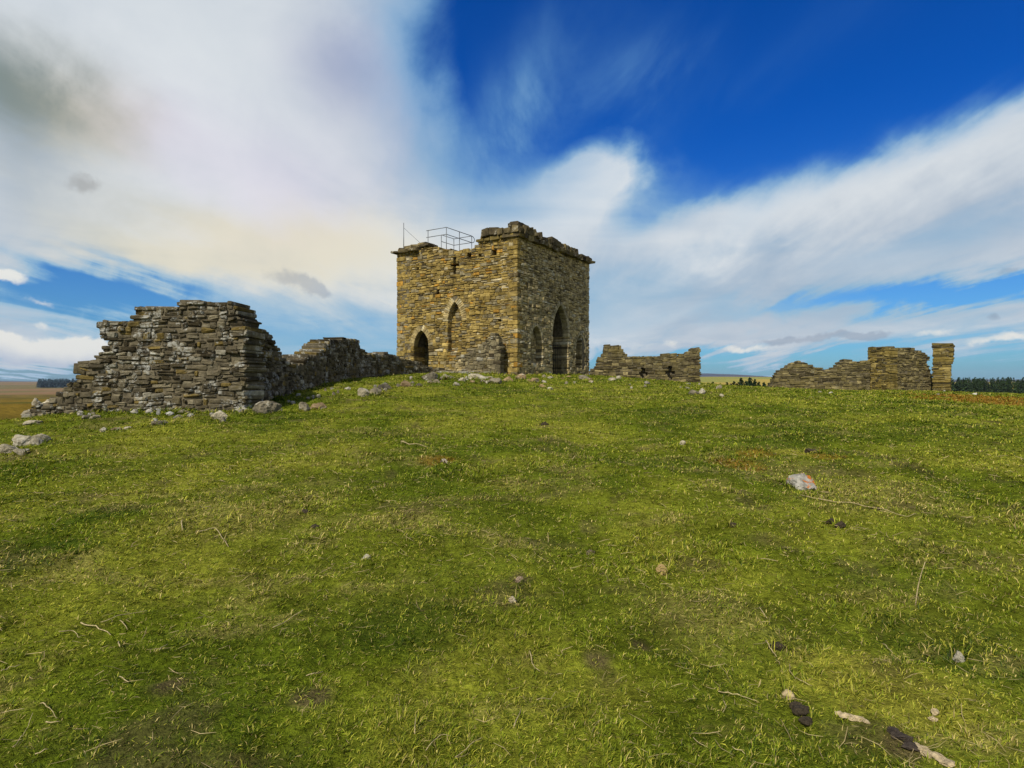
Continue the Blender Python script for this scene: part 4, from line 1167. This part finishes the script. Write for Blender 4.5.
ccol = N.mix(N.m('MINIMUM', olive, .9), ccol, N.mix(1., ccol, (.84, .78, .60, 1), 'MULTIPLY'))
ccol = N.mix(pink, ccol, N.mix(1., ccol, (1.03, .87, 1.02, 1), 'MULTIPLY'))
# blue air: the sky texture, deepened
blue = N.mix(1., sky.outputs[0], (.30, .82, 1.30, 1), 'MULTIPLY')
deep = N.ss(EL, .0, .42)
blue = N.mix(deep, N.mix(1., blue, (.95, .80, .80, 1), 'MULTIPLY'), N.mix(1., blue, (.0, .44, .84, 1), 'MULTIPLY'))
tealw = N.mix(deep, (3.0, 5.2, 6.9, 1), (1.5, 3.6, 6.2, 1))
c = N.mix(N.ss(cov, .0, .55), blue, tealw)
c = N.mix(N.ss(cov, .22, .95), c, ccol)
# low cumulus and dark scud
def small(items, vec=None, lo=.3, hi=.68, ns=None):
    s_ = acc(items); s_ = N.m('ADD', s_, N.m('MULTIPLY', N.m('SUBTRACT', ns or n_fine, .5), .9)); 
    return N.m('MULTIPLY', N.ss(s_, lo, hi), N.ss(acc(items), .04, .16))
n_puff = N.noise(dvec, 26., 5, .6, .2)
cum = small([(1., blob(45, 353, 66, 13, 0, vs)), (.8, blob(0, 345, 30, 14, 0, vs)), (.8, blob(75, 344, 26, 11, 0, vs)), (.6, blob(120, 350, 30, 12, 0, vs)), (.75, blob(8, 275, 24, 8, -15, vs)), (.55, blob(38, 302, 26, 6, -8, vs)), (.5, blob(40, 327, 14, 4, 0, vs)), (.6, blob(740, 349, 40, 5, 4, vs)), (.7, blob(1000, 339, 48, 7, 4, vs)), (.5, blob(935, 331, 40, 5, 3, vs)), (.5, blob(320, 357, 30, 4, 0, vs)), (.4, blob(650, 348, 50, 5, 0, vs))], ns=n_puff)
ccum = N.mix(N.ss(N.m('ADD', EL, N.m('MULTIPLY', wf, .7)), ae(40, 368)[1], ae(40, 345)[1]), (4.6, 5.3, 6.6, 1), (8.4, 8.3, 7.8, 1))
c = N.mix(N.m('MULTIPLY', cum, .92), c, ccum)
scud = small([(.75, blob(85, 184, 20, 15, -15, vs)), (.6, blob(295, 280, 34, 11, -12, vs)), (.5, blob(318, 290, 22, 6, -20, vs)), (.55, blob(778, 340, 26, 4, 0, vs)), (.65, blob(836, 337, 50, 5, 3, vs)), (.6, blob(868, 334, 24, 4, 6, vs)), (.6, blob(1010, 270, 18, 5, 5, vs)), (.6, blob(992, 318, 11, 5, 0, vs)), (.3, blob(150, 192, 8, 12, 20, vs)), (.4, blob(612, 275, 10, 4, 0, vs))], ns=n_puff)
scol = N.mix(N.ss(AZ, ae(150, 180)[0], ae(320, 180)[0]), (2.5, 2.4, 2.3, 1), (2.3, 2.9, 3.9, 1))
c = N.mix(N.m('MULTIPLY', scud, .44), c, scol)
N.L.new(c, bg.inputs['Color']); bg.inputs['Strength'].default_value = STR
N.L.new(bg.outputs[0], out.inputs[0])
W.cycles.sampling_method = 'MANUAL'; W.cycles.sample_map_resolution = 512

# ------------------------------------------------------------------ air
hz = bpy.data.materials.new('air'); hz.use_nodes = True; hz.node_tree.nodes.clear(); N2 = NT(hz.node_tree)
ho = N2.n('ShaderNodeOutputMaterial'); pv = N2.n('ShaderNodeVolumePrincipled')
pv.inputs['Color'].default_value = (.62, .76, 1., 1); pv.inputs['Density'].default_value = .00005; pv.inputs['Anisotropy'].default_value = .2
N2.L.new(pv.outputs[0], ho.inputs['Volume'])
hx, hb, ht_ = 8200, -32., 130.
V = [(a * hx, b * hx, c_) for c_ in (hb, ht_) for a, b in ((-1, -1), (1, -1), (1, 1), (-1, 1))]
o = np_mesh('haze', V, [(3, 2, 1, 0), (4, 5, 6, 7), (0, 1, 5, 4), (1, 2, 6, 5), (2, 3, 7, 6), (3, 0, 4, 7)], None, hz)
tag(o, kind='stuff')
# ------------------------------------------------------------------ camera and render settings
cam = bpy.data.cameras.new('camera'); co = bpy.data.objects.new('camera', cam); COL.objects.link(co)
cam.sensor_fit = 'HORIZONTAL'; cam.sensor_width = 36; cam.lens = 36 * F / 1024
cam.clip_start = .05; cam.clip_end = 20000
co.location = (0, 0, EYE); co.rotation_euler = (R(90) - math.atan((384 - HOR) / F), 0, 0)
sc.camera = co
vs_ = sc.view_settings; vs_.view_transform = 'Standard'; vs_.look = 'None'; vs_.exposure = 0.; vs_.gamma = 1; vs_.use_curve_mapping = False
cy = sc.cycles
cy.max_bounces = 4; cy.diffuse_bounces = 2; cy.glossy_bounces = 1; cy.transmission_bounces = 2; cy.transparent_max_bounces = 4
cy.use_denoising = True; cy.use_adaptive_sampling = False; cy.sample_clamp_indirect = 4
